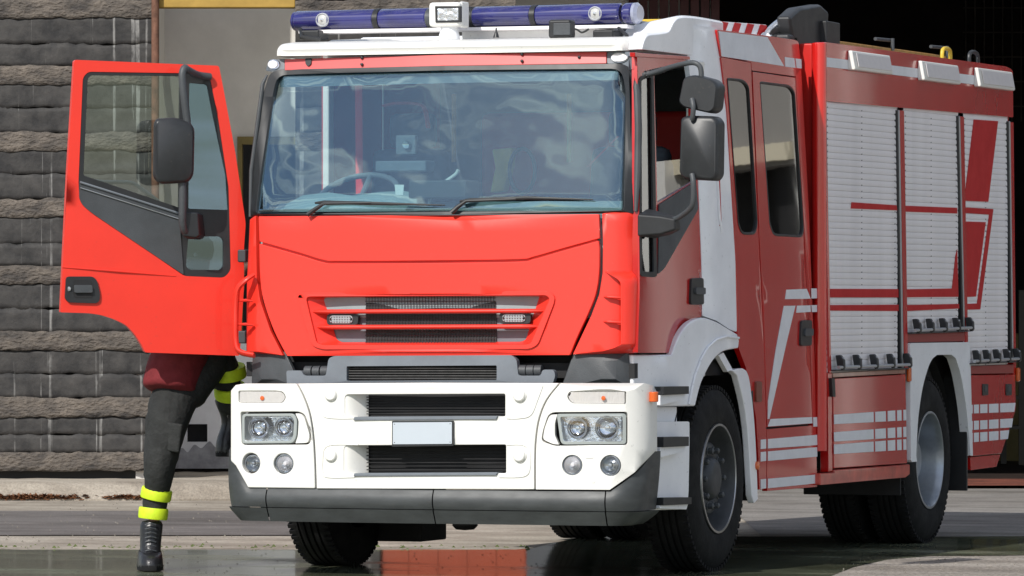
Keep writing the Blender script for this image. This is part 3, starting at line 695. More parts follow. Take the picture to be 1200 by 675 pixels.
# bow the front of the roof slightly
for k, rg in enumerate(rs):
    for p in rg: p.y += (.06 * (p.x / 1.1) ** 2) * (1 if k < 5 else 0)
mb.loft(rs); mb.build('roof', M['white'], fe, .004, angle=50)
MB().loft([[Vector((x, y, z)) for x in (-1.0, -.78) ] + [Vector((-.74, y, 2.9)), Vector((-1.04, y, 2.9))] for y, z in ((1.0, 2.93), (1.15, 2.965), (1.5, 2.985), (1.9, 2.98))]).build('roof_fairing', M['white'], fe, .01)
for sgn in (1,):
    prof = catmull([(.42, 2.86), (.50, 2.925), (.70, 2.945), (.86, 2.965), (.95, 3.02), (1.06, 3.05), (1.35, 3.06), (1.8, 3.055)], 4)
    poly = [(p.x, p.y) for p in prof] + [(1.8, 2.85), (.42, 2.85)]
    mb = MB(); a = 1.115 * sgn; b = .80 * sgn
    outer = [Vector((a, y, z)) for y, z in poly]; inner = [Vector((b, y + .10, max(2.85, z - .03))) for y, z in poly]
    mid = [Vector((a - .02 * sgn, y, z + (.0 if z < 2.86 else .012))) for y, z in poly]
    mb.loft([outer, mid, inner]); mb.build('roof_fairing', M['whiteb'] if sgn > 0 else M['white'], fe, .006, angle=50)

# --- driver's side of the body seen in shade: passenger door
DW = Wrap(planline(1.165, .1, 1.165, 1.4, 14), lambda z: (.045 * max(0, z - 1.6), 0))
win = rnd(Q(766.5, 84, 811, 72, 814.5, 212, 770.5, 238), [3, 5, 3, 2]); qwin = rnd(Q(750, 92, 763.5, 87, 767, 322, 751, 321), [3, 3, 4, 4])
door = rnd(Q(746.5, 66, 805, 70, 812, 110, 819, 200, 822, 300, 822.5, 371, 812, 374, 801, 385, 787, 413.5, 747.5, 413.5), [1, 4, 3, 3, 3, 2, 3, 3, 3, 1])
sheet('passenger_door', DW, door, M['shadedred'], fe, holes=[win, qwin], step=.06, thick=.03, bevel=.004)
sheet('door_header', DW, Q(741.5, 61.5, 806, 66, 806.5, 70, 742, 66.5), M['shadedred'], fe, step=.1, thick=.03, off=.012, bevel=.003)
sheet('quarter_glass', DW, qwin, M['sideglass'], fe, step=0, thick=.004, off=-.01, bevel=0)
sheet('window_seal', DW, rnd(Q(748.5, 90, 765.5, 84, 769.5, 325, 750, 324), 4), M['black'], fe, holes=[rnd(Q(751, 94, 762.5, 90, 765.5, 319, 752, 318), 3)], step=0, thick=.012, off=.004, bevel=.002)
sheet('door_glass', DW, Q(766.5, 190, 814, 185, 814.5, 212, 770.5, 238), M['sideglass'], fe, step=0, thick=.004, off=-.012, bevel=0)
sheet('belt_panel', DW, rnd(Q(771, 240, 814, 212.5, 817, 245, 777, 315, 770, 321), [1, 1, 4, 4, 1]), M['dgrey'], fe, step=.1, thick=.012, off=.008, bevel=.003)
h = sheet('door_handle', DW, rnd(Q(808, 326, 822, 325.5, 822.5, 357, 807, 357), 3), M['black'], fe, step=0, thick=.015, off=.014, bevel=.004)
sheet('handle_grip', DW, rnd(Q(811, 337, 822, 337, 822, 345, 811, 345), 1.5), M['dgrey'], h, step=0, thick=.015, off=.026, bevel=.004)
# white pillar fairing + fender
PW = Wrap(planline(1.150, 1.10, 1.165, 1.25, 2) + planline(1.20, 1.38, 1.235, 1.9, 6)[0:], lambda z: (.04 * max(0, z - 1.5), 0))
sheet('pillar_fairing', PW, rnd(Q(800, 27, 841, 33, 845, 67, 852, 130, 862, 300, 863.5, 389, 855, 386, 840, 376, 823, 370, 822, 300, 818, 200, 812, 110, 806, 70), [4, 2, 1, 1, 1, 2, 1, 1, 1, 1, 1, 1, 2]), M['whiteb'], fe, step=.07, thick=.03, bevel=.005)
sheet('fairing_slot', PW, rnd(Q(840.5, 192, 842.5, 192, 845, 265, 843, 265), .8), M['redsticker'], fe, step=0, thick=.01, off=.004, bevel=0)
MB().tube([PW.P(839, 190, .004), PW.P(842, 255, .006), PW.P(845, 272, .004)], .008, 8).build('fairing_crease', M['whiteb'], fe)
FN = Wrap([Vector((1.09, .10)), Vector((1.13, .30)), Vector((1.175, .6)), Vector((1.21, .9)), Vector((1.245, 1.2)), Vector((1.25, 1.5)), Vector((1.25, 2.4))])
fen = [(742, 415.5), (787, 415.5)] + [tuple(p) for p in catmull([(789, 411), (796, 394), (805, 381), (815, 374), (826, 372.5), (840, 377), (852, 384), (864, 391)], 4)] + [(866, 398), (865, 408)] + \
      [tuple(p) for p in catmull([(860, 409), (848, 412), (838, 420), (829, 434), (821, 452), (815, 476)], 4)] + [(768, 476.5), (742, 476)]
sheet('front_fender', FN, fen, M['whiteb'], fe, step=.06, thick=.04, bevel=.01)
# rim that stands proud of the fender
MB().tube([FN.P(x, y, .008) for x, y in ((864, 396), (850, 394.5), (838, 398), (828, 407), (820, 421), (813, 440), (809, 458), (806, 474))], .007, 8).build('fender_crease', M['whiteb'], fe)
tr = [tuple(p) for p in catmull([(858, 434), (875, 434), (882, 470), (886, 520), (888.5, 585)], 4)] + [(884, 590), (881, 580)] + [tuple(p) for p in catmull([(880, 560), (877, 510), (872, 472), (864, 440)], 4)]
FR = flat(1.245)
sheet('rear_fender_strip', FR, tr, M['whiteb'], fe, step=0, thick=.04, bevel=.008)
sheet('fender_bracket', FR, Q(846, 416, 852, 413, 863, 433, 857, 436), M['whiteb'], fe, step=0, thick=.03, off=-.02, bevel=.004)
sheet('step_panel', FN, rnd(Q(752, 494, 808, 494, 808, 520, 807, 575, 806, 588, 800, 597, 752, 598), [1, 2, 2, 4, 5, 5, 1]), M['whiteb'], fe, step=0, thick=.12, off=-.0, bevel=.012)
sheet('step_riser', FN, Q(752, 477, 803, 477, 803, 494, 752, 494), M['whiteb'], fe, step=0, thick=.05, off=-.05, bevel=.004)
for (xa, xb, ya, yb) in ((764, 794, 453, 463), (764, 794, 512, 524), (764, 797, 583, 592)):
    s = sheet('step_tread', FN, Q(xa, ya, xb, ya - .5, xb, yb - 1.5, xa, yb), M['black'], fe, step=0, thick=.10, off=.07, bevel=.003)
    sheet('step_lip', FN, Q(xa, yb, xb, yb - 2, xb - 2, yb + 5, xa, yb + 12 if yb < 590 else yb + 4), M['whiteb'], s, step=0, thick=.09, off=.05, bevel=.004)

# --- crew cab
W1 = rnd(Q(852, 92.5, 871, 94.5, 877, 102, 887, 262, 884, 273.5, 869, 273.5, 865, 262), [3, 5, 5, 5, 4, 5, 3]); W2 = rnd(Q(890, 96.5, 925, 101, 930.5, 108, 941, 268, 939, 277, 906, 275, 901.5, 262), [3, 5, 5, 4, 4, 5, 3])
fa = [(845, 67), (880, 73.5), (880.5, 83), (881, 100), (890, 300), (898, 494), (898, 572.5), (889.5, 574), (889, 540), (886, 490), (880, 455), (874, 430), (866, 409), (864, 391), (862, 300), (852, 130)]
sheet('crew_side_panel', CR, rnd(fa, 1, 2), M['shadedred'], fe, holes=[W1], step=.08, thick=.03, bevel=.004)
sheet('crew_door', CR, Q(881.5, 84, 931.5, 91, 940, 250, 951.5, 496.5, 898.5, 500.5, 890.5, 300), M['shadedred'], fe, holes=[W2], step=.08, thick=.03, off=.003, bevel=.005)
sheet('crew_rear_panel', CR, Q(932.5, 80, 939, 81, 948, 250, 957.5, 570.5, 899, 575.5, 898.5, 503, 952.5, 498.5, 941.5, 250, 932.5, 90), M['shadedred'], fe, step=.08, thick=.03, bevel=.004)
sheet('crew_header', CR, rnd(Q(840, 34.5, 900, 42, 936, 47.5, 939, 80.5, 932, 89.5, 881, 82.5, 880.5, 73, 845, 66.5), [2, 1, 5, 1, 1, 1, 1, 1]), M['shadedred'], fe, step=.08, thick=.05, bevel=.012)
for wname, wo in (('front_crew_glass', W1), ('crew_door_glass', W2)):
    sheet('crew_window', CR, wo, M['crewglass'], fe, step=0, thick=.006, off=-.006, bevel=0)
    c = sum(wo, Vector((0, 0))) / len(wo)
    sheet('window_rubber', CR, [c + (p - c) * 1.0 + (p - c).normalized() * 1.6 for p in wo], M['black'], fe, holes=[[p - (p - c).normalized() * 1.2 for p in wo]], step=0, thick=.014, off=.005, bevel=.003)
def decal(wr, L, off=.0045, m=None, par=None, r=0, name='reflective_stripe'):
    return sheet(name, wr, rnd(L, r) if r else L, m or M['sticker'], par or fe, step=.12, thick=.002, off=off, bevel=0)
CRR = Wrap(CR.pts, CR.lean)
decal(CR, Q(842, 36.5, 899, 43.5, 918.5, 77.5, 845.5, 66), .0022)
decal(CR, Q(919.5, 66.8, 930.5, 68.2, 932, 79.5, 920, 78), .0022); decal(CR, Q(932, 68.5, 938.7, 69.3, 939.2, 80.2, 933.4, 79.6), .0022)
decal(CR, Q(920.5, 339.5, 949.3 - 5, 338.5, 949, 350, 919, 350.5), .006); decal(CR, Q(950.3, 338, 957, 338, 957, 349.5, 950.6, 349.8), .003)
decal(CR, Q(917.5, 358.5, 931, 358.2, 921, 400, 900.5, 491, 898.7, 491, 899, 470, 908, 410), .006)
decal(CR, Q(933, 358.2, 950.4 - 1.8, 357.8, 949, 365.5, 932, 366.5), .006); decal(CR, Q(950.5, 357.7, 957, 357.5, 957, 365.5, 951, 365.7), .003)
decal(CR, Q(902, 491, 950.5, 488.7, 951, 496, 898.7, 499.8), .006); decal(CR, Q(952.5, 489, 957, 488.8, 957.3, 499.8, 952.8, 500), .003)
for a, b, c_, d in ((514.5, 509.5, 521.5, 525.5), (529, 524, 535, 540), (561, 556, 566.3, 572)):
    decal(CR, Q(899.5, a, 957, b, 957.3, c_, 899.5, d), .003); decal(CR, Q(891, a + .8, 897.3, a + .1, 897.3, d + .1, 891, d + .8), .003)
h = sheet('crew_door_handle', CR, rnd(Q(936.5, 375.5, 949, 375, 948.5, 405, 935.5, 405.5), 3), M['black'], fe, step=0, thick=.015, off=.016, bevel=.004)
sheet('handle_grip', CR, rnd(Q(939, 385, 948.5, 385, 948, 393.5, 938.5, 394), 1.5), M['dgrey'], h, step=0, thick=.015, off=.028, bevel=.004)
sheet('side_marker', CR, rnd(Q(884, 447, 890.5, 447, 890.5, 471, 884, 471), 2), mat('dull_amber', (.20, .05, .03), .4), fe, step=0, thick=.015, off=.014, bevel=.004)
MB().lathe(FR.P(886.5, 545.5, .0), (1, 0, 0), [(.025, 0), (.024, .012), (.012, .018)], 16).build('side_marker', M['amber'], fe)
sheet('shut_gap', CR, Q(896.5, 499, 957, 494, 957, 505, 896.5, 508), M['dark'], fe, step=0, thick=.01, off=-.03, bevel=0)

# --- cab inner shell
mb = MB()
mb.box((0, 3.16, 1.95), (2.24, .05, 1.9)); mb.build('cab_back_wall', M['dgrey'], fe)
mb = MB(); mb.box((0, 1.8, 1.12), (2.26, 3.1, .08)); mb.build('cab_floor', M['dark'], fe)
mb = MB(); mb.box((0, 2.6, 2.93), (2.2, 1.55, .16)); mb.build('crew_roof', M['whiteb'], fe, .02)
sheet('windscreen_header', CW, Q(318, 84, 520, 78, 735, 75, 736, 93, 520, 97, 322, 102), M['greyp'], fe, step=.1, thick=.02, off=-.04, bevel=0)
mb = MB(); mb.box((-1.13, 2.35, 2.0), (.04, 1.95, 1.75)); mb.build('cab_left_wall', M['shadedred'], fe, .01)
for sx in (1, -1):
    MB().box((1.10 * sx, 1.36, 1.95), (.04 if sx < 0 else .09, .08, 1.75)).build('door_pillar', M['white'], fe, .01)
MB().box((1.09, 1.35, 1.35), (.03, 1.9, .5)).build('door_lining', M['dgrey'], fe, .01)
MB().box((1.07, 2.35, 2.1), (.02, 1.6, 1.5)).build('crew_side_lining', M['dark'], fe)
# dashboard
mb = MB(); prof = [(.20, 1.90), (.27, 1.955), (.38, 1.985), (.50, 2.035), (.64, 2.04), (.70, 1.9), (.66, 1.5), (.2, 1.4)]
mb.loft([[Vector((x, y + .05 * (x / 1.1) ** 2, z + (.03 if k % 2 else 0) * 0)) for y, z in prof] for k, x in enumerate((-1.06, -.8, -.5, -.2, .2, .5, .8, 1.06))]); mb.build('dashboard', M['dash'], fe, .01)
mb = MB(); mb.loft([[Vector((x, y, z)) for y, z in ((.44, 2.0), (.50, 2.02 + h_), (.62, 2.02 + h_ * .9), (.66, 1.98))] for x, h_ in ((-1.0, .01), (-.9, .06), (-.75, .075), (-.6, .055), (-.45, .075), (-.3, .08), (-.2, .06), (-.16, .01))]); mb.build('instrument_binnacle', M['dash'], fe, .008)
wc = Vector((-.66, .72, 2.07)); axn = Vector((0, -.55, .83)).normalized(); u = Vector((1, 0, 0)); v = axn.cross(u)
mb = MB(); mb.tube([wc + (u * math.cos(a) + v * math.sin(a)) * .23 for a in [2 * math.pi * i / 36 for i in range(37)]], .016, 10)
for a in (-.3, math.pi + .3, math.pi / 2): mb.tube([wc - axn * .03, wc + (u * math.cos(a) + v * math.sin(a)) * .22], .014, 8)
mb.lathe(wc - axn * .05, axn, [(.07, 0), (.075, .03), (.03, .05)], 20); mb.build('steering_wheel', M['greyp'], fe)
for sx in (-.66, .66):
    s = MB().box((sx, 1.25, 1.62), (.5, .5, .14)).build('seat', M['seat'], fe, .04)
    MB().box((sx, 1.50, 2.0), (.46, .14, .72), Matrix.Rotation(R(-8), 3, 'X')).build('seat_back', M['seat'], s, .05)
    MB().box((sx, 1.56, 2.46), (.28, .10, .20)).build('headrest', M['seat'], s, .04)
MB().box((0, 2.9, 2.35), (1.5, .08, .5)).build('rear_seat_back', M['belt'], fe, .05)
MB().box((0, 3.0, 1.75), (1.9, .2, .9)).build('rear_bench', M['seat'], fe, .05)
def IPT(px, py, o): return FY(px, py, .36 - o)
MB().tube([Vector((-.93, 1.40, 2.75)), Vector((-.93, 1.42, 1.75))], .022, 6, sq=(1, .2)).build('seat_belt', M['belt'], fe)
MB().tube([Vector((-.82, 1.5, 2.75)), Vector((-.82, 1.5, 1.75))], .006, 6).build('belt_rail', M['steel'], fe)
MB().tube([FY(724, 160, 1.3), FY(688, 196, 1.2)], .02, 6, sq=(1, .2)).build('seat_belt', M['belt'], fe)
MB().tube(catmull([IPT(450, 124, -.8), IPT(466, 121, -.8), IPT(490, 122, -.8), IPT(498, 128, -.8), IPT(502, 150, -.8)], 5), .022, 6, sq=(1.4, .4)).build('red_harness', M['belt'], fe)
mb = MB(); mb.tube(catmull([IPT(537, 199, -.16), IPT(533, 205, -.16), IPT(515, 218, -.14), IPT(505, 230, -.12), IPT(504, 240, -.1), IPT(512, 247, -.08)], 5), .010, 8); mb.build('flexible_lamp_hose', M['white'], fe)
MB().tube([IPT(501 + 7.5 * math.cos(a), 197 + 7.5 * math.sin(a), -.2) for a in [2 * math.pi * i / 20 for i in range(21)]], .008, 8).build('holder_ring', M['black'], fe)
MB().box(IPT(477, 170, -.35), (.12, .05, .11)).build('radio_speaker', M['greyp'], fe, .01)
sheet('inspection_tag', CW, Q(454, 216, 465, 216, 464, 228, 455, 228), M['white'], fe, step=0, thick=.003, off=-.10, bevel=0)
MB().lathe(IPT(477, 169.5, -.315), (0, -1, 0), [(.025, 0), (.022, .015), (.01, .012)], 16).build('speaker_cone', M['chrome'], fe)
MB().prism([FY(a_, b_, 1.3) for a_, b_ in Q(576, 175, 600, 173, 598, 195, 590, 224, 574, 226, 580, 196)], Vector((0, .08, 0))).build('vest', M['yellow'], fe, .01)
mb = MB(); mb.tube([IPT(612 + 15 * math.cos(a), 200 + 26 * math.sin(a), -.8) for a in [2 * math.pi * i / 20 for i in range(21)]], .012, 8); mb.build('hose_coil', M['black'], fe)
for px in (532, 667): MB().tube([IPT(px, 110, -1.1), IPT(px, 190, -1.1)], .014, 8).build('grab_pole', M['wood'], fe)
MB().box(FY(475, 195, .5) , (.3, .15, .06)).build('dash_equipment', M['greyp'], fe, .01)
MB().box(FY(520, 222, .45), (.34, .2, .10)).build('dash_radio', M['dgrey'], fe, .01)

# --- wipers
for pts, bl in ((((363, 252, .03), (371, 246, .03), (383, 238.5, .035)), ((372, 238, .03), (383, 237, .032), (440, 238.5, .03), (523, 240.5, .02))), (((531, 249.5, .03), (538, 243, .03), (549, 235.5, .035)), ((541, 236, .03), (552, 234.5, .032), (620, 232, .03), (696, 234, .02)))):
    a = MB().tube([CW.P(*p) for p in pts] + [CW.P(bl[1][0] + 55, (bl[1][1] + bl[2][1]) / 2, .035)], [.013, .012, .010, .006], 8).build('wiper', M['black'], fe)
    MB().tube([CW.P(*p) for p in bl], [.005, .009, .009, .003], 8, sq=(.8, 1.1)).build('wiper_blade', M['black'], a)

# --- between bonnet and bumper
UW = Wrap(planfront(1.20, .22, .06, .15, .9))
sheet('radiator_frame', UW, rnd(Q(345, 434, 363, 434, 365, 440, 391, 440, 394, 420, 400, 417, 606, 416, 612, 421, 614, 440, 640, 440, 642, 433, 655, 433, 657, 440, 652, 455, 346, 455), 3), M['greyp'], fe, holes=[rnd(Q(415, 429, 589, 428, 589, 445, 415, 446), 1.5)], step=.1, thick=.05, off=.10, bevel=.006)
sheet('radiator_mesh', UW, Q(410, 425, 592, 425, 592, 450, 410, 450), M['dark'], fe, step=0, thick=.01, off=.03, bevel=0)
for y in (431.5, 434.5, 437.5, 440.5, 443.5): MB().tube([UW.P(x, y, .075) for x in (415, 500, 589)], .0045, 6).build('radiator_slat', M['meshm'], fe)
for xa in (366, 375.5, 385): MB().cyl(UW.P(xa - 2, 435, .06), UW.P(xa + 6, 435, .06), .03).build('hinge_bush', M['dgrey'], fe)
for xa in (615, 624, 633): MB().cyl(UW.P(xa - 2, 434, .06), UW.P(xa + 6, 434, .06), .03).build('hinge_bush', M['dgrey'], fe)
sheet('corner_filler', CW, Q(290, 412, 331, 412, 350, 455, 288, 455), M['dgrey'], fe, step=.08, thick=.03, off=-.03, bevel=.004)
sheet('corner_filler', CW, Q(671, 412, 741, 412, 747, 455, 655, 455), M['dgrey'], fe, step=.08, thick=.03, off=-.03, bevel=.004)
MB().box((0, .42, 1.15), (2.1, .1, .6)).build('front_bulkhead', M['dark'], fe)

# --- bumper
def bump_piece(outl, holes, name='bumper_panel'):
    return sheet(name, BW, outl, M['white'], fe, holes=holes, step=.06, thick=.05, bevel=.007)
hu = rnd(Q(404, 462.3, 592, 461.5, 592, 488, 404, 489), [5, 2, 2, 5]); hl = rnd(Q(403, 522, 593, 521, 593, 554.5, 403, 555.5), [5, 2, 2, 5])
sR = [tuple(p) for p in catmull([(655, 449), (640, 468), (631, 490), (627, 515), (626, 540), (626, 573.5)], 4)]
sL = [tuple(p) for p in catmull([(371, 572.5), (370, 540), (368, 510), (364, 485), (357, 465), (349, 449.5)], 4)]
# deep recess flares beside the intakes
fu = rnd(Q(401, 458, 592, 461.5, 600, 466, 600, 486, 592, 488, 408, 489, 401, 486), 4)
bump_piece(rnd([(349, 449.5), (500, 448.5), (655, 449)], 0) + sR[1:] + [(500, 573)] + sL[:-1], [rnd(Q(402, 461.5, 610, 461, 610, 461.2, 597, 463, 593, 466, 593, 488, 402, 489), 1) if 0 else hu, hl])
lamp_r = rnd(Q(643, 483, 734.5, 482.5, 736, 486, 736, 521.5, 650, 522.5, 634, 517, 636, 505), [8, 3, 3, 4, 4, 5, 4]); lamp_l = rnd(Q(281.5, 483, 350, 482.5, 357, 486, 365, 512, 362, 521, 283, 521.5), [3, 4, 6, 5, 4, 4])
turn_r = rnd(Q(667, 458.5, 734, 458.5, 734, 473.5, 669, 472.5, 664, 465), [5, 2, 2, 4, 4]); turn_l = rnd(Q(279, 458.5, 330, 458.5, 335, 465, 331, 472.5, 279, 472), [2, 4, 3, 4, 2])
fr1, fr2 = circ(670.5, 545, 12), circ(715.5, 545.5, 12.5); fl1, fl2 = circ(294, 543, 10.5, 12), circ(332, 543.5, 11.5, 12)
bump_piece([(657, 449), (755, 449), (766, 452), (770, 460), (770, 529)] + [(768, 528.5), (714.5, 574)] + [(628, 573.5)] + [(x + 2, y) for x, y in sR[::-1]][1:-1], [lamp_r, turn_r, fr1, fr2])
bump_piece([(x - 2, y) for x, y in sL[::-1]][0:-1] + [(369, 572.5), (290.5, 571.5), (276, 546), (270, 540), (270, 458), (276, 451), (286, 449.5)], [lamp_l, turn_l, fl1, fl2])
sheet('intake_backing', BW, Q(345, 455, 655, 455, 655, 570, 345, 570), M['dark'], fe, step=.15, thick=.01, off=-.13, bevel=0)
for ya, yb in ((460.5, 491), (520, 557.5)):
    rows = []
    for y in (ya, (ya + yb) / 2, yb):
        rows.append([BW.P(402 + 20.5 * i / 10, y, -.004 - .105 * (1 - math.cos(math.pi / 2 * i / 10))) for i in range(11)])
    mb = MB(); mb.add([p for r_ in rows for p in r_], [(j * 11 + i, j * 11 + i + 1, (j + 1) * 11 + i + 1, (j + 1) * 11 + i) for j in range(2) for i in range(10)]); mb.build('intake_cheek', M['white'], fe, angle=80)
for cx, cy in ((388, 462), (388, 533), (609, 463), (609, 533.5)):
    MB().lathe(BW.P(cx, cy, -.005), (0, -1, 0), [(.040, 0), (.040, .008), (.035, .010), (.033, .020), (.028, .024), (.001, .025)], 32).build('bolt_cover', M['white'], fe)
# pressed contour lines
def bead(L, wr=BW, off=.001, r=.0045, m='white', n=5): MB().tube([wr.P(p.x, p.y, off) for p in catmull([(a, b, 0) for a, b in L], n)], r, 8).build('pressed_line', M[m], fe)
bead([(364, 452), (370, 468), (378, 486), (392, 490), (418, 490)]); bead([(636, 452), (630, 468), (622, 486), (608, 490), (594, 490)])
bead([(420, 521), (390, 521), (380, 526), (378, 540), (378, 552), (384, 559), (416, 559)]); bead([(594, 521), (612, 521), (620, 528), (621, 548), (614, 558), (585, 559)])
for L in (Q(416, 488.5, 584, 487.5, 582, 491.5, 415, 492.5), Q(416, 554.5, 584, 553.5, 582, 557, 415, 558)):
    sheet('intake_step', BW, L, M['greyp'], fe, step=.15, thick=.10, off=.012, bevel=.003)
for (xa, xb, ya, yb) in ((422, 592, 464, 487), (422, 593, 524, 553)):
    mb = MB()
    for i in range(7):
        y = ya + (yb - ya) * (i + .5) / 7; mb.tube([BW.P(x, y, -.09) for x in (xa, (xa + xb) / 2, xb)], .003, 5)
    mb.build('intake_grid', M['dark'], fe)
p = sheet('number_plate_holder', BW, Q(460.5, 493.5, 532.5, 493, 532.5, 522.5, 460.5, 523.5), M['black'], fe, step=0, thick=.015, off=.017, bevel=.003)
sheet('number_plate', BW, rnd(Q(462, 495, 531, 494.5, 531, 520, 462, 520.5), 1), M['plate'], p, step=0, thick=.004, off=.0205, bevel=0)
for px, py in ((464, 497), (529, 496.5), (464, 518.5), (529, 518)): MB().lathe(BW.P(px, py, .020), (0, -1, 0), [(.003, 0), (.002, .002)], 8).build('plate_screw', M['black'], p)
# dark valance
VW = Wrap([Vector((p.x, p.y)) for p in BW.pts], lambda z: (0, 0))
val = [(290.5, 572.5), (430, 573), (714.5, 575), (768, 530.5), (771, 531), (771, 570), (769, 590)]
def vprof(z):   # bulge then tuck under
    return (0, -.02 * math.sin(max(0, min(1, (z - .40) / .14)) * math.pi))
BL = Wrap(BW.pts, vprof)
topz = BW.inv(500, 574).y; midz = BW.inv(500, 597).y; botz = BW.inv(500, 614).y
tl0 = BW.inv(268, 560).x; tR = BW.cum[-1] - .25; tL = .25
sA = BW.inv(290, 571).x; sB = BW.inv(714.5, 574).x; sC = BW.inv(768, 528).x; sD = BW.inv(276, 546).x; zz528 = BW.inv(768, 528).y
def vpanel(name, t0, t1, z0, z1, off0, off1, bulge, m, zt=None, n=40, nz_=8):
    front = []; 
    for j in range(nz_ + 1):
        row = []
        for i in range(n + 1):
            t = t0 + (t1 - t0) * i / n; ztop = z1 if zt is None else zt(t); k = j / nz_; z = z0 + (ztop - z0) * k
            cf = max(0, 1 - min(t - tL, tR - t) / .62); cf = cf * cf * (3 - 2 * cf)
            o = off0 + (off1 - off0) * k - cf * (.012 + .03 * (1 - k) ** 1.5) * (1 if bulge else 1.9) + bulge * (1 - cf) * math.sin(math.pi * min(1, k * 1.1)) ** .8 * (1 if k * 1.1 < 1 else 0)
            row.append(BW.pos(t, z, o))
        front.append(row)
    vs = [p for r_ in front for p in r_]; W = n + 1
    back = [BW.pos(t0 + (t1 - t0) * i / n, z0, off0 - .10) for i in range(n + 1)] + [BW.pos(t0 + (t1 - t0) * i / n, (z1 if zt is None else zt(t0 + (t1 - t0) * i / n)), off1 - .06) for i in range(n + 1)]
    K = len(vs); vs += back
    fs = [(j * W + i, j * W + i + 1, (j + 1) * W + i + 1, (j + 1) * W + i) for j in range(nz_) for i in range(n)]
    fs += [(i + 1, i, K + i, K + i + 1) for i in range(n)] + [(nz_ * W + i, nz_ * W + i + 1, K + W + i + 1, K + W + i) for i in range(n)]
    mb = MB(); mb.add(vs, fs); return mb.build(name, m, fe, angle=50)
def ztopf(t):
    if t < sA: k = max(0, min(1, (sA - t) / (sA - sD))); return topz + (zz528 - .075 - topz) * k + (.35 * max(0, sD - t))
    if t > sB: k = max(0, min(1, (t - sB) / (sC - sB))); return topz + (zz528 - .006 - topz) * k
    return topz
sheet('valance_backing', BW, Q(300, 574, 740, 574, 740, 606, 300, 606), M['dark'], fe, step=.1, thick=.01, off=-.055, bevel=0)
seams = [tL, BW.inv(312, 590).x, BW.inv(507, 590).x, BW.inv(709, 590).x, tR]
for a, b in zip(seams, seams[1:]):
    g = .0035
    vpanel('valance_upper', a + g, b - g, midz, topz, -.010, -.012, .016, M['valance'], zt=ztopf, n=26)
    vpanel('valance_lower', a + g, b - g, botz, midz - .004, -.045, -.006, .0, M['valance'], n=26, nz_=4)
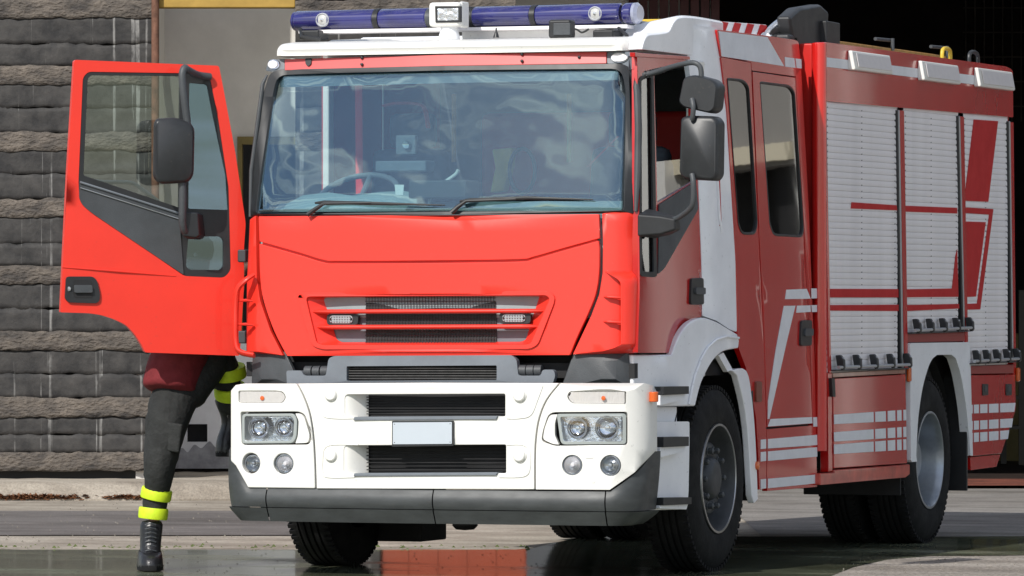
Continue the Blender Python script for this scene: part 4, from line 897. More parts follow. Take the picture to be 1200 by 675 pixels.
# --- lamps
def deep(outl, depth=-.07): sheet('lamp_bowl', BW, [p for p in outl], M['dgrey'], fe, step=.1, thick=.01, off=depth, bevel=0)
for side in (1, -1):
    outl = rnd(Q(652, 485, 734, 484.5, 734, 520.5, 657, 521), [3, 4, 4, 6]) if side > 0 else rnd(Q(283, 485, 344, 484.5, 348, 492, 347, 512, 343, 519.5, 283, 520), [4, 5, 5, 5, 4, 4])
    inner = rnd(Q(656, 488.5, 730, 488, 730, 517.5, 660, 517.5), 3) if side > 0 else rnd(Q(286, 488, 341, 488, 344, 493, 343, 511, 340, 516.5, 286, 517), 3)
    hb = sheet('headlight', BW, outl, mat('lamp_frame', (.34, .37, .36), .35, coat=.3), fe, holes=[inner], step=0, thick=.06, off=-.004, bevel=.004)
    sheet('headlight_back', BW, outl, M['reflector'], hb, step=.1, thick=.01, off=-.055, bevel=0)
    sheet('headlight_gap', BW, lamp_r if side > 0 else lamp_l, M['dark'], hb, step=.1, thick=.01, off=-.07, bevel=0)
    for cx, cy, rr in (((676, 502, 12), (711, 501.5, 14)) if side > 0 else ((301, 501.5, 12.5), (330.5, 501, 11.5))):
        c = BW.P(cx, cy, -.05); k = rr / 214
        q = MB().lathe(c, (0, -1, 0), [(k, .034), (k * .98, .028), (k * .86, .014), (k * .6, .004), (k * .35, .0), (.001, .0)], 32, caps=False).build('reflector_bowl', M['chrome'], hb)
        MB().lathe(c, (0, -1, 0), [(k * 1.02, .034), (k * 1.02, .038), (k * .96, .038), (k * .96, .03)], 32, caps=False).build('reflector_rim', M['steel'], hb)
        MB().lathe(c, (0, -1, 0), [(k * .28, .0), (k * .28, .022), (k * .2, .03), (.001, .031)], 16).build('bulb_cap', M['chrome'], hb)
    sheet('headlight_lens', BW, inner, M['lens'], hb, step=.1, thick=.004, off=-.008, bevel=0)
    cov = rnd(Q(644, 486, 653, 485.5, 650, 496, 650, 510, 655, 521, 648, 520.5, 636, 515, 638, 502), [5, 1, 3, 3, 1, 3, 4, 3]) if side > 0 else rnd(Q(346, 484.5, 352, 484.5, 356.5, 489, 363, 511, 360.5, 519, 346, 519.5, 349, 511, 350, 493), [1, 3, 4, 4, 3, 1, 3, 3])
    sheet('headlight_cover', BW, cov, M['white'], fe, step=0, thick=.03, off=-.001, bevel=.004)
    to = turn_r if side > 0 else turn_l
    c = sum(to, Vector((0, 0))) / len(to)
    ti = sheet('turn_signal', BW, [c + (p - c) * .98 for p in to], M['reflector'], fe, step=0, thick=.02, off=-.022, bevel=0)
    sheet('turn_signal_lens', BW, [c + (p - c) * .96 for p in to], mat('ribbed_lens', (.56, .54, .52), .16, coat=.8, bump=.25, bscale=90, stretch=(1, 1, .2)), ti, step=0, thick=.015, off=-.006, bevel=.004)
    MB().lathe(BW.P(707 if side > 0 else 307, 466.5, -.004), (0, -1, 0), [(.012, 0), (.012, .003), (.002, .004)], 14).build('amber_bulb', M['amber'], ti)
    for cx, cy, rr in (((670.5, 545, 11), (715.5, 545.5, 11.5)) if side > 0 else ((295, 543, 9.5), (332.5, 543.5, 10.8))):
        c = BW.P(cx, cy, -.04); k = rr / 214; ax = (0, -1, 0)
        f = MB().lathe(c, ax, [(k * 1.05, -.02), (k * 1.05, .030), (k * .93, .034), (k * .92, .028)], 32, caps=False).build('fog_light', M['greyp'], fe)
        MB().lathe(c, ax, [(k * .94, .03), (k * .8, .012), (k * .5, .0), (.001, -.003)], 32, caps=False).build('fog_bowl', M['chrome'], f)
        MB().lathe(c, ax, [(k * .32, .0), (k * .32, .02), (k * .2, .03), (.001, .031)], 16).build('fog_cap', M['steel'] if cx in (715.5, 295) else M['lampglass'], f)
        MB().lathe(c, ax, [(k * .93, .030), (k * .5, .037), (.001, .038)], 32, caps=False).build('fog_lens', M['lens'], f)
MB().tube([BW.pos(BW.inv(763, 460).x, BW.inv(763, 459).y, .015), BW.pos(BW.inv(763, 460).x, BW.inv(763, 471).y, .015)], .026, 12).build('corner_repeater', M['amber'], fe, .005)
pt = BW.P(275, 465, .0); MB().tube([pt + Vector((-.03, .12, .03)), pt + Vector((-.03, .12, -.03))], .026, 12).build('corner_repeater', M['amber'], fe, .005)
sheet('tow_eye_flap', BW, rnd(Q(686, 527, 695, 527, 695, 537, 686, 537), 1), M['white'], fe, step=0, thick=.01, off=.003, bevel=.002)
# ================================================================== equipment body
BD = flat(1.25)
def bx(px, py): q = SX(px, py, 1.25); return q.y, q.z
yF = bx(966, 300)[0]; yR = bx(1188, 300)[0]
red2 = M['shadedred']
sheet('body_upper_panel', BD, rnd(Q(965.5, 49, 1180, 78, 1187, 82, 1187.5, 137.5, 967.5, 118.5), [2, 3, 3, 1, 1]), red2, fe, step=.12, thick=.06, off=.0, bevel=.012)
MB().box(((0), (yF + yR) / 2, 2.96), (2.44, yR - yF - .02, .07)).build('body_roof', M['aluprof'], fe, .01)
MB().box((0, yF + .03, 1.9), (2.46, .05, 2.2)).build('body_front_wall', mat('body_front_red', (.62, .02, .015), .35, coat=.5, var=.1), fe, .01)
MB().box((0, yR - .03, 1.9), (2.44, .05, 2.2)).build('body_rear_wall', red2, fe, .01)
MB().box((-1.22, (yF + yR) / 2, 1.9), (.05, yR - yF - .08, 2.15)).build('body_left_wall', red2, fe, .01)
MB().box((1.0, (yF + yR) / 2, 1.95), (.04, yR - yF - .1, 2.0)).build('inner_locker_wall', M['dark'], fe)
MB().tube([Vector((1.225, yF - .02, .62)), Vector((1.225, yF - .02, 3.0))], .045, 14).build('corner_post', mat('corner_post_red', (.62, .015, .012), .25, coat=1), fe, .004)
decal(BD, Q(966.5, 67, 1187, 94, 1187, 104.5, 966.5, 78), .003)
def slats(name, x0t, x1t, x0b, x1b, yt0, yt1, yb0, yb1):
    a = SX(x0t, yt0, 1.25); b = SX(x1t, yt1, 1.25); c = SX(x0b, yb0, 1.25)
    ya, yb = a.y, b.y; zt = max(a.z, b.z) + .03; zbm = c.z - .01
    pitch = .037; n = int((zt - zbm) / pitch); prof = []
    z = zbm
    while z < zt:
        prof += [(1.2355, z), (1.2305, z + .0006), (1.2305, z + .0026), (1.2362, z + .0032), (1.2375, z + .008), (1.2380, z + .018), (1.2375, z + .028), (1.2362, z + pitch - .0008)]
        z += pitch
    mb = MB(); k = 0; vs = []
    for x, z in prof: vs += [Vector((x, ya, z)), Vector((x, yb, z))]
    mb.add(vs, [(2 * i, 2 * i + 1, 2 * i + 3, 2 * i + 2) for i in range(len(prof) - 1)])
    o = mb.build(name, M['alu'], fe, angle=20)
    # rivets along the curtain edges and middle
    m2 = MB()
    z = zbm + .006
    while z < zt - .03:
        for f in (.035, .50, .965): m2.box((1.2365, ya + (yb - ya) * f, z), (.004, .012, .006))
        z += pitch
    m2.build('curtain_clips', M['rimgrey'], o)
    return o
sh1 = slats('roller_shutter', 969, 1054, 974, 1058, 120, 129, 436, 432)
sh2 = slats('roller_shutter', 1061, 1125, 1064, 1131, 131, 136, 391, 388)
sh3 = slats('roller_shutter', 1131, 1183, 1134, 1187, 138, 143, 427, 425)
def post(L, m='shadedred', off=.0, th=.06, nm='shutter_post'): return sheet(nm, BD, L, M[m], fe, step=0, thick=th, off=off, bevel=.004)
post(Q(965.5, 119, 968.3, 119, 974.5, 437, 972, 437)); post(Q(1054.8, 129, 1059.7, 129.5, 1064, 401, 1064, 432, 1060.5, 432))
post(Q(1125.8, 136, 1130, 137, 1134.7, 402, 1134.7, 428, 1132, 402)); post(Q(1184.5, 143, 1188, 143, 1191, 440, 1188.2, 440))
for L in (Q(1051.6, 129, 1053.3, 129, 1057.6, 432, 1056, 432), Q(1122.6, 136, 1124.2, 136, 1130, 388, 1128.3, 388), Q(1181.5, 142, 1183, 142, 1187, 425, 1185.3, 425)): post(L, 'black', -.002, .03, 'shutter_seal')
for L in (Q(1053.3, 129, 1054.8, 129, 1059.6, 432, 1057.6, 432), Q(1124.2, 136, 1125.6, 136, 1131.4, 388, 1130, 388), Q(1183, 142, 1184.4, 142, 1188.5, 425, 1187, 425)): post(L, 'aluprof', -.001, .03, 'guide_rail')
post(Q(968, 119.2, 969, 119.2, 974.8, 436, 973.6, 436), 'black', -.002, .03, 'shutter_seal')
# curtain decals
def dec(L): decal(BD, L, -.0095, M['redsticker'], name='red_stripe')
dec(Q(1000, 237, 1052.6, 240.5, 1053.3, 246.5, 999, 244.3)); dec(Q(1062, 241, 1123.5, 243.5, 1123.7, 250.2, 1062, 248))
dec(Q(974, 338.5, 1055.5, 338.7, 1055.7, 348.5, 974.3, 348.5)); dec(Q(974.5, 357.5, 1055.9, 357, 1056, 364.5, 974.8, 364))
dec(Q(1064, 339, 1117.5, 338, 1121.5, 300, 1123.6, 292, 1125, 347.8, 1064, 348.3)); dec(Q(1064, 357.5, 1125.8, 356.2, 1126, 361.5, 1064, 364.5))
dec(Q(1143, 140, 1171.5, 142, 1160, 236.5, 1131.8, 235.2)); dec(Q(1132, 243, 1166, 245, 1150.5, 362.5, 1134.2, 363, 1134.2, 356.2, 1146.8, 355.6, 1161, 251.5, 1132, 249.5))
dec(Q(1132.5, 259.5, 1157, 260.3, 1145.5, 347.5, 1134, 348))
# lift bars with claws
def liftbar(xa, xb, y0, y1):
    h = y1 - y0
    o = MB().tube([BD.P(xa, y0 + h * .74, .040), BD.P(xb, y1 - h * .38 - 1.2, .040)], .010, 10).build('lift_bar', M['aluprof'], fe)
    sheet('bar_shelf', BD, Q(xa - 1, y0 + h * .90, xb + 1, y0 + h * .90 - 2.5, xb + 1, y0 + h - 2.5, xa - 1, y0 + h), M['dgrey'], o, step=0, thick=.06, off=.03, bevel=.003)
    for i in range(5):
        x = xa + 4 + (xb - xa - 5) * i / 4; y = y0 - 2.2 * i / 4
        mb = MB(); p = BD.P(x, y + h * .25, .028)
        mb.prism([p + Vector((-.03, 0, .03)), p + Vector((.0, 0, .032)), p + Vector((.022, 0, .0)), p + Vector((.024, 0, -.045)), p + Vector((.012, 0, -.06)), p + Vector((-.02, 0, -.03))], Vector((0, .038, 0)))
        mb.build('bar_claw', M['black'], o, .005)
        MB().lathe(p + Vector((.012, .019, .012)), (1, 0, .4), [(.007, 0), (.006, .006), (.001, .008)], 10).build('claw_bolt', M['aluprof'], o)
liftbar(975, 1059, 418, 435); liftbar(1065, 1132, 376, 391); liftbar(1135, 1187.5, 412.5, 427)
# lower lockers
sheet('locker_trim', BD, Q(975, 437, 1060, 432.5, 1060.5, 437.5, 975.5, 442.5), mat('trim_salmon', (.42, .20, .15), .35, coat=.5, var=.3, vscale=14), fe, step=0, thick=.04, off=.004, bevel=.004)
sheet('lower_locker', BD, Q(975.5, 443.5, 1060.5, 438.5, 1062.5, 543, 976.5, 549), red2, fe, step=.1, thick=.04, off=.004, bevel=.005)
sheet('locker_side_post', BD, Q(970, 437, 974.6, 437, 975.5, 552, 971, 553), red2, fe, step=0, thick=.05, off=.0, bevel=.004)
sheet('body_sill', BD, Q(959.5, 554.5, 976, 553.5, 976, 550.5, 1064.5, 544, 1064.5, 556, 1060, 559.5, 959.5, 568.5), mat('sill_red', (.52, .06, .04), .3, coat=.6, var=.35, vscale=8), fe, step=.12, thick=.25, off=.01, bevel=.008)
rowsA = [(486, 480, 497, 492.5), (506.5, 500, 517.3, 512), (521, 514.5, 532, 527)]
cA = [(976, 1022.3), (1024.3, 1036.6), (1039, 1047.7), (1050, 1055), (1057.3, 1060.7)]
for a, b, c_, d in rowsA:
    for xa, xb in cA:
        f = lambda x, s, e: s + (e - s) * (x - 976) / 85
        decal(BD, Q(xa, f(xa, a, b), xb, f(xb, a, b), xb + .2, f(xb, c_, d), xa + .2, f(xa, c_, d)), .0075)
sheet('locker_hinge', BD, rnd(Q(971, 443, 974.5, 443, 975.5, 465, 972, 465), 1), M['black'], fe, step=0, thick=.02, off=.02, bevel=.004)
# rear wheel arch
arch = [(1072.5, 541), (1071.5, 534)] + [tuple(p) for p in catmull([(1072, 525), (1074, 490), (1079, 455), (1086, 430), (1091, 420)], 4)] + [(1096, 416), (1113, 415.7)] + [tuple(p) for p in catmull([(1118, 420), (1124, 440), (1130, 475), (1133, 505), (1135.4, 534)], 4)]
outA = [(1138, 534), (1134.7, 401.5), (1134, 400.8), (1065, 402), (1064.5, 403), (1065.5, 539), (1066.5, 541.5)]
sheet('rear_wheel_arch', BD, arch + outA, M['whiteb'], fe, step=.09, thick=.06, off=.012, bevel=.012)
sheet('arch_header', BD, Q(1064, 391.5, 1133, 389, 1133.5, 400, 1064, 401.3), mat('dull_red', (.30, .04, .035), .45), fe, step=0, thick=.03, off=-.005, bevel=.003)
sheet('rear_locker_header', BD, Q(1135, 429, 1189, 427, 1189.5, 437.5, 1135, 438.3), mat('dull_red_trim', (.30, .04, .035), .45), fe, step=0, thick=.03, off=-.002, bevel=.003)
sheet('rear_locker', BD, Q(1135, 439.5, 1189.3, 438.8, 1190, 480, 1173, 531.5, 1137.5, 535), red2, fe, step=.1, thick=.05, off=.003, bevel=.005)
sheet('rear_lower_panel', BD, Q(1137.3, 536, 1172.7, 532.5, 1168, 547, 1138, 551), red2, fe, step=0, thick=.05, off=.0, bevel=.005)
rowsB = [(474.5, 472, 484.6, 482.6), (493.5, 490, 504, 500.5), (507.6, 503.5, 518.6, 513.6)]
cB = [(1135.8, 1138.7), (1140.3, 1146), (1147.7, 1156), (1158, 1169), (1171, 1188.8)]
for r_, (a, b, c_, d) in enumerate(rowsB):
    for xa, xb in cB:
        if xb > 1180: xb = (1189, 1186, 1181.5)[r_]
        f = lambda x, s, e: s + (e - s) * (x - 1135) / 54
        decal(BD, Q(xa, f(xa, a, b), xb, f(xb, a, b), xb - (1.5 if xb > 1180 else 0), f(xb, c_, d), xa, f(xa, c_, d)), .0065)
for xa in (1150, 1177.5):
    h = sheet('locker_latch', BD, rnd(Q(xa, 450, xa + 6.5, 450, xa + 6.5, 463, xa, 463.5), 1), M['black'], fe, step=0, thick=.01, off=.010, bevel=.002)
    sheet('latch_paddle', BD, Q(xa + 2, 452.5, xa + 5, 452.5, xa + 5, 459, xa + 2, 459), M['dgrey'], h, step=0, thick=.006, off=.014, bevel=.002)
for x, y0, y1 in ((1065.3, 430, 448), (1193, 430, 448)):
    MB().box(SX(x, (y0 + y1) / 2, 1.262), (.025, .045, .09)).build('side_marker', M['amber'], fe, .01)
# scene lights along the top
for (a, b, c_, d, e, f_, g, h_) in ((992, 59, 1039, 66, 1035, 88, 992, 82), (1074, 71, 1119, 76, 1114.5, 98, 1074.5, 94), (1140, 79, 1182.5, 84, 1178, 105, 1140, 101.5)):
    P0 = [SX(a, b, 1.25), SX(e, f_, 1.25), SX(c_, d, 1.25), SX(g, h_, 1.25)]
    y0, y1 = P0[0].y + .02, P0[2].y - .02; zt = P0[0].z; zb_ = SX(g, h_, 1.25).z + .0
    prof = [(1.25, zt), (1.278, zt), (1.298, zb_ + .012), (1.294, zb_), (1.25, zb_)]
    mb = MB(); mb.loft([[Vector((x, y, z)) for x, z in prof] for y in (y0, y1)]); hs = mb.build('scene_light', M['white'], fe, .008)
    ins = lambda k, o_: [Vector((1.278 + .020 * k + o_, y, zt + (zb_ + .012 - zt) * k)) for y in (y0 + .06, y1 - .03)]
    A = ins(.12, .003); B = ins(.92, .003)
    MB().prism([A[0], A[1], B[1], B[0]], Vector((.004, 0, 0))).build('light_lens', M['lampglass'], hs, .003)
# chassis
MB().box((.42, 3.9, .72), (.09, 6.6, .22)).build('chassis_rail', M['dark'], fe, .01)
MB().box((-.42, 3.9, .72), (.09, 6.6, .22)).build('chassis_rail', M['dark'], fe, .01)
MB().box((0, 1.4, .56), (2.0, .14, .14)).build('front_axle', M['dark'], fe, .02)
MB().lathe((-.9, 5.55, .56), (1, 0, 0), [(.07, 0), (.07, .6), (.2, .75), (.24, .9), (.2, 1.05), (.07, 1.2), (.07, 1.8)], 24).build('rear_axle', M['dark'], fe)
MB().box((0, 1.0, .86), (1.1, .9, .5)).build('engine_block', M['dark'], fe, .03)
q_ = FY(494, 635, 1.7); MB().box((q_.x - .36, 1.9, q_.z + .15), (.72, .4, .30)).build('oil_sump', M['dark'], fe, .01)
MB().box((.8, 2.6, .78), (.6, .9, .5)).build('battery_box', M['dark'], fe, .03)
MB().cyl((1.0, 2.3, .60), (1.0, 2.9, .60), .10).build('air_tank', M['dark'], fe)
MB().box((0, 5.4, 1.15), (2.2, 4.0, .5)).build('underbody', M['dark'], fe)
MB().lathe(FY(545, 614, .75) + Vector((0, 0, .04)), (0, 0, -1), [(.07, 0), (.07, .05), (.05, .07), (.001, .075)], 16).build('towing_coupling', M['dark'], fe)
# wheels
def wheel(x, y, kind, outward=1):
    rr = .515; c = Vector((x, y, rr - .004)); ax = Vector((outward, 0, 0)); wd = .29 if kind != 'dual' else .27
    ty = [(.300, -.012), (.315, -.004), (.35, .003), (.40, .004), (.455, -.006), (.485, -.020), (.500, -.034), (.513, -.05)]
    inner = [(r_, -wd - h_) for r_, h_ in ty[::-1]]
    prof = ty[:]; nn = 5
    for i in range(nn):                       # grooves
        a = -.05 - (wd - .10) * i / nn; b = -.05 - (wd - .10) * (i + 1) / nn; g = .007
        prof += [(.516, a - g), (.516, b + g), (.503, b + g - .001), (.503, b - g + .001)]
    prof = prof[:-2] + inner
    m2 = MB().lathe(c, ax, prof, 72, caps=False)
    for k in range(76):                       # shoulder lugs
        a = 2 * math.pi * k / 76; q = Matrix.Rotation(a, 3, 'X')
        for hh in (-.045, -wd + .045): m2.box(c + ax * hh + q @ Vector((0, 0, .507)), (.045, .022, .020), q)
    t = m2.build('tyre', M['rubber'], fe, angle=28)
    if kind == 'front':
        rim = [(.300, -.010), (.302, -.002), (.290, .0), (.283, -.012), (.278, -.04), (.262, -.085), (.250, -.11), (.215, -.10), (.200, -.06), (.188, -.052), (.14, -.050), (.125, -.06), (.12, -.045), (.105, -.02), (.085, -.012), (.04, -.01), (.001, -.010)]
        r = MB().lathe(c, ax, rim, 64, caps=False).build('rim', M['rimgrey'], fe, angle=40)
        MB().lathe(c, ax, [(.306, -.006), (.304, .003), (.292, .004), (.288, -.008)], 64, caps=False).build('rim_edge', M['steel'], r)
        for k in range(10):
            a = 2 * math.pi * k / 10; q = c + Vector((0, math.cos(a), math.sin(a))) * .160 + ax * -.052
            MB().lathe(q, ax, [(.024, 0), (.024, .006), (.017, .008), (.016, .034), (.008, .040), (.001, .041)], 8).build('wheel_nut', M['dgrey'], r)
    else:
        rim = [(.300, -.012), (.303, -.002), (.290, .0), (.283, -.010), (.275, -.05), (.258, -.16), (.250, -.20), (.19, -.205), (.15, -.19), (.13, -.13), (.11, -.09), (.001, -.088)]
        r = MB().lathe(c, ax, rim, 64, caps=False).build('rim', mat('silver_rim', (.36, .39, .43), .34, metal=.7, var=.25, vscale=6), fe, angle=40)
        for k in range(10):
            a = 2 * math.pi * k / 10; q = c + Vector((0, math.cos(a), math.sin(a))) * .165 + ax * -.20
            MB().lathe(q, ax, [(.02, 0), (.02, .02), (.001, .03)], 8).build('wheel_nut', M['steel'], r)
wheel(1.215, 1.42, 'front'); wheel(-1.215, 1.42, 'front', -1)
wheel(1.215, 5.55, 'rear'); wheel(.885, 5.55, 'dual'); wheel(-1.215, 5.55, 'rear', -1); wheel(-.885, 5.55, 'dual', -1)
MB().box((.98, 1.98, .68), (.5, .02, .62)).build('mud_flap', M['black'], fe, .004)
MB().box((.9, 4.93, .62), (.62, .02, .62)).build('shadow_flap', M['dark'], fe, .004)  # added dark panel standing in for deep shadow ahead of the rear tyres
MB().box((1.0, 6.25, .66), (.5, .02, .72)).build('mud_flap', M['black'], fe, .004)
MB().box((-1.0, 1.98, .68), (.5, .02, .62)).build('mud_flap', M['black'], fe, .004)
# wheel well linings
for y0, y1, yc in ((.80, 2.02, 1.42), (4.95, 6.2, 5.55)):
    prof = [Vector((1.16, yc - .66 * math.cos(math.pi * k / 16), .52 + .66 * math.sin(math.pi * k / 16))) for k in range(17)]
    if yc > 3: prof = [Vector((p.x, p.y, min(p.z, 1.24))) for p in prof]
    for sx in (1, -1):
        a = [Vector((p.x * sx, p.y, p.z)) for p in prof]; b = [Vector((.55 * sx, p.y, p.z)) for p in prof]; b2 = [Vector((.55 * sx, p.y, p.z + .01)) for p in prof]
        mb = MB(); n = 17; mb.add(a + b, [(i, i + 1, i + 1 + n, i + n) for i in range(n - 1)]); mb.add([Vector((.55 * sx, p.y, p.z)) for p in prof], [tuple(range(17))]); mb.build('wheel_well', M['dark'], fe)

# ---------------------------------------------------------------- roof equipment
zl = FY(347, 24, .95).z
a = FY(347, 25, .95); b = FY(747, 15.5, .95)
def lb(px, o=0): 
    k = (px - 347) / (747 - 347); p = a.lerp(b, k); return p
for x0, x1 in ((348, 444), (448, 506), (559, 628), (632, 730), (733, 744)):
    MB().tube([lb(x0) - Vector((0, 0, 0)), lb(x0 + 2), lb(x1 - 2), lb(x1)], [.052, .058, .058, .052], 24, sq=(1.35, 1)).build('light_bar_dome', M['blue'], fe)
for x0 in (446, 630): MB().tube([lb(x0 - 3), lb(x0 + 3)], .0605, 24, sq=(1.35, 1)).build('light_bar_ring', M['black'], fe)
MB().tube([lb(505), lb(562)], .055, 24, sq=(1.35, 1)).build('light_bar_centre', M['dgrey'], fe)
for i in range(6): MB().tube([lb(546 + i * 2.4), lb(547 + i * 2.4)], .059, 24, sq=(1.35, 1)).build('cooling_fin', M['black'], fe)
for x0, x1, r0, r1 in ((343.5, 348.5, .035, .055), (744, 750.5, .058, .045)): MB().tube([lb(x0), lb((x0 + x1) / 2), lb(x1)], [r0, (r0 + r1) / 2 + .008, r1], 24, sq=(1.35, 1)).build('light_bar_end', M['blue'] if x0 < 400 else mat('end_cap', (.30, .32, .42), .12, coat=1), fe)
MB().box((lb(547) + Vector((0, .0, -.068))), ((lb(740) - lb(355)).length, .12, .02)).build('light_bar_base', M['alu'], fe, .004)
for px, py in ((378.5, 23.5), (698, 16)):
    c = FY(px, py, .885)
    s = MB().lathe(c, (0, -1, 0), [(.040, 0), (.040, .012), (.035, .016), (.031, .010)], 28).build('alley_light', mat('lamp_ring', (.42, .43, .46), .25, coat=.7), fe)
    MB().lathe(c + Vector((0, -.008, 0)), (0, -1, 0), [(.032, 0), (.022, .008), (.001, .010)], 24).build('light_lens', mat('lamp_bowl_glass', (.5, .5, .48), .2, coat=1), s)
    MB().lathe(c + Vector((0, -.016, 0)), (0, -1, 0), [(.010, 0), (.008, .006), (.001, .008)], 16).build('light_bulb', M['chrome'], s)
for px in (368, 712): 
    p = FY(px, 41, .9); MB().box(p, (.12, .16, .05)).build('light_bar_foot', M['black'], fe, .01)
MB().tube([FY(725, 33, .88), FY(735, 42, .78)], .010, 6).build('bar_strut', M['black'], fe); MB().tube([FY(352, 34, .85), FY(354, 43, .8), FY(375, 46, .8)], .012, 6).build('bar_cable', M['black'], fe)
MB().tube(catmull([FY(690, 34, .85), FY(682, 38, .85), FY(674, 34, .84), FY(660, 36, .82)], 5), .006, 6).build('bar_cable', M['black'], fe)
# search light on its post
c = FY(525.5, 17.5, .70)
s = MB().box(c, (.185, .14, .135)).build('search_light', M['white'], fe, .018)
sheetp = [FY(x, y, .622) for x, y in ((509.5, 7), (540, 7), (540, 26), (510, 26.5))]
MB().prism(sheetp, Vector((0, .02, 0))).build('light_bezel', M['black'], s, .003)
MB().prism([FY(x, y, .618) for x, y in ((512.5, 10), (537, 9.5), (537, 23.5), (513, 24))], Vector((0, .004, 0))).build('light_lens', mat('search_lens', (.75, .76, .78), .12, metal=.8, bump=.8, bscale=25), s)
MB().box(c + Vector((.085, .02, 0)), (.02, .11, .145)).build('light_bracket', M['white'], s, .01)
MB().lathe(FY(526.5, 46.5, .70), (0, 0, 1), [(.060, 0), (.058, .02), (.050, .05), (.046, .085)], 24).build('light_post', M['whiteb'], s)
s = MB().box(FY(658.5, 34, .62), (.13, .09, .10)).build('camera_box', M['black'], fe, .014)
MB().box(FY(658.5, 34, .572), (.098, .01, .066)).build('camera_glass', M['dgrey'], s, .004)
MB().lathe(FY(581.5, 44, .75), (0, 0, 1), [(.018, 0), (.006, .035), (.003, .055)], 12).build('aerial', M['black'], fe)
MB().box(FY(648, 40.5, 1.25), (.9, .5, .07)).build('roof_hatch', M['whiteb'], fe, .01)
MB().box(FY(748, 36, 1.2), (.11, .2, .10)).build('cable_box', M['greyp'], fe, .006)
# red and white marked rail on the roof
p0, p1 = FY(752, 36, 1.35), FY(893, 28, 2.95)
mb = MB(); A = Vector((.93, 1.45, 3.035)); B = Vector((.93, 3.1, 3.07))
MB().box(((A + B) / 2), (.03, (B - A).length, .07), (B - A).to_track_quat('Y', 'Z').to_matrix()).build('marked_rail', M['whiteb'], fe, .004)
for i in range(7):
    k = (i + .5) / 7; q = A.lerp(B, k); d = (B - A).normalized()
    MB().prism([q + Vector((.0162, -.07, -.034)), q + Vector((.0162, .05, -.034)), q + Vector((.0162, .12, .034)), q + Vector((.0162, 0, .034))], Vector((.002, 0, 0))).build('rail_chevron', M['redsticker'], fe)
for yy, px in ((1.5, 0),):
    qq = [FY(760, 41, 1.7), FY(768, 41, 1.7), FY(779, 30, 1.7), FY(771, 30, 1.7)]; MB().box((FY(767, 36, 1.75)), (.36, .04, .10)).build('roof_crossbar', M['white'], fe, .005); MB().prism([p - Vector((0, .0, 0)) for p in qq], Vector((0, .02, 0))).build('crossbar_chevron', M['redsticker'], fe)
MB().box(FY(762, 26, 1.9), (.22, .1, .03)).build('ladder_end', M['yellow'], fe, .004)
# air intake / exhaust stack between cab and body
MB().box((1.02, 3.14, 2.55), (.16, .16, 1.0)).build('intake_stack', M['black'], fe, .02)
hx = [(926, 20), (938, 9), (962, 5), (972, 14), (970, 44), (962, 50), (950, 97), (938, 97), (930, 45)]
sheet('intake_head', flat(1.10), hx, M['black'], fe, step=0, thick=.09, bevel=.02)
sheet('intake_box', flat(1.14), Q(969, 24, 985, 27, 985, 53, 969, 49), M['black'], fe, step=0, thick=.3, bevel=.01)
pc = catmull([SX(948, 24, .98), SX(930, 25, .98), SX(912, 33, .98), SX(897, 44, .98)], 6)
MB().tube(pc, [.078 - .045 * i / (len(pc) - 1) for i in range(len(pc))], 20).build('exhaust_tip', M['chrome'], fe)
pass
# ladder and gear lying on the body roof
ld = root('roof_ladder', (.7, 5.2, 3.03), 'yellow wooden ladder lying flat on the roof of the fire engine', 'ladder')
for x in (.95, .55): MB().box((x, 5.35, 3.035), (.05, 3.0, .06)).build('stile', M['wood'], ld, .006)
for i in range(9): MB().cyl((.55, 4.0 + i * .33, 3.05), (.95, 4.0 + i * .33, 3.05), .014, n=10).build('rung', M['wood'], ld)
for px, y in ((1046, 44), (1110, 53)):
    p = SX(px, y, .98); q = root('ladder_clamp', p, 'steel clamp rod ' + ('near the front' if px < 1100 else 'near the back') + ' of the ladder on the body roof', 'clamp', 'clamps on the body roof')
    MB().cyl(p + Vector((0, 0, -.08)), p + Vector((0, 0, -.005)), .012, n=10).build('clamp_post', M['dgrey'], q)
    MB().cyl(p + Vector((-.02, -.30, -.02)), p + Vector((-.02, .05, -.015)), .011, n=10).build('clamp_rod', M['rimgrey'], q)
p = SX(1109, 62, 1.08); pts = [p + Vector((0, -.09, -.05)), p + Vector((0, -.09, .03)), p + Vector((0, -.05, .055)), p + Vector((0, .05, .055)), p + Vector((0, .09, .03)), p + Vector((0, .09, -.05))]
MB().tube(catmull([q_ - Vector((0, 0, .03)) for q_ in pts], 4), .013, 10).build('roof_handle', M['yellow'], fe)
p = SX(1141, 66, 1.08); pts = [p + Vector((0, -.10, -.05)), p + Vector((0, -.10, .03)), p + Vector((0, -.05, .055)), p + Vector((0, .05, .055)), p + Vector((0, .10, .03)), p + Vector((0, .10, -.05))]
MB().tube(catmull([q_ - Vector((0, 0, .03)) for q_ in pts], 4), .013, 10).build('roof_handle', M['black'], fe)
MB().box((.9, 3.75, 3.045), (.3, .7, .02)).build('roof_plate', M['steel'], fe, .004)

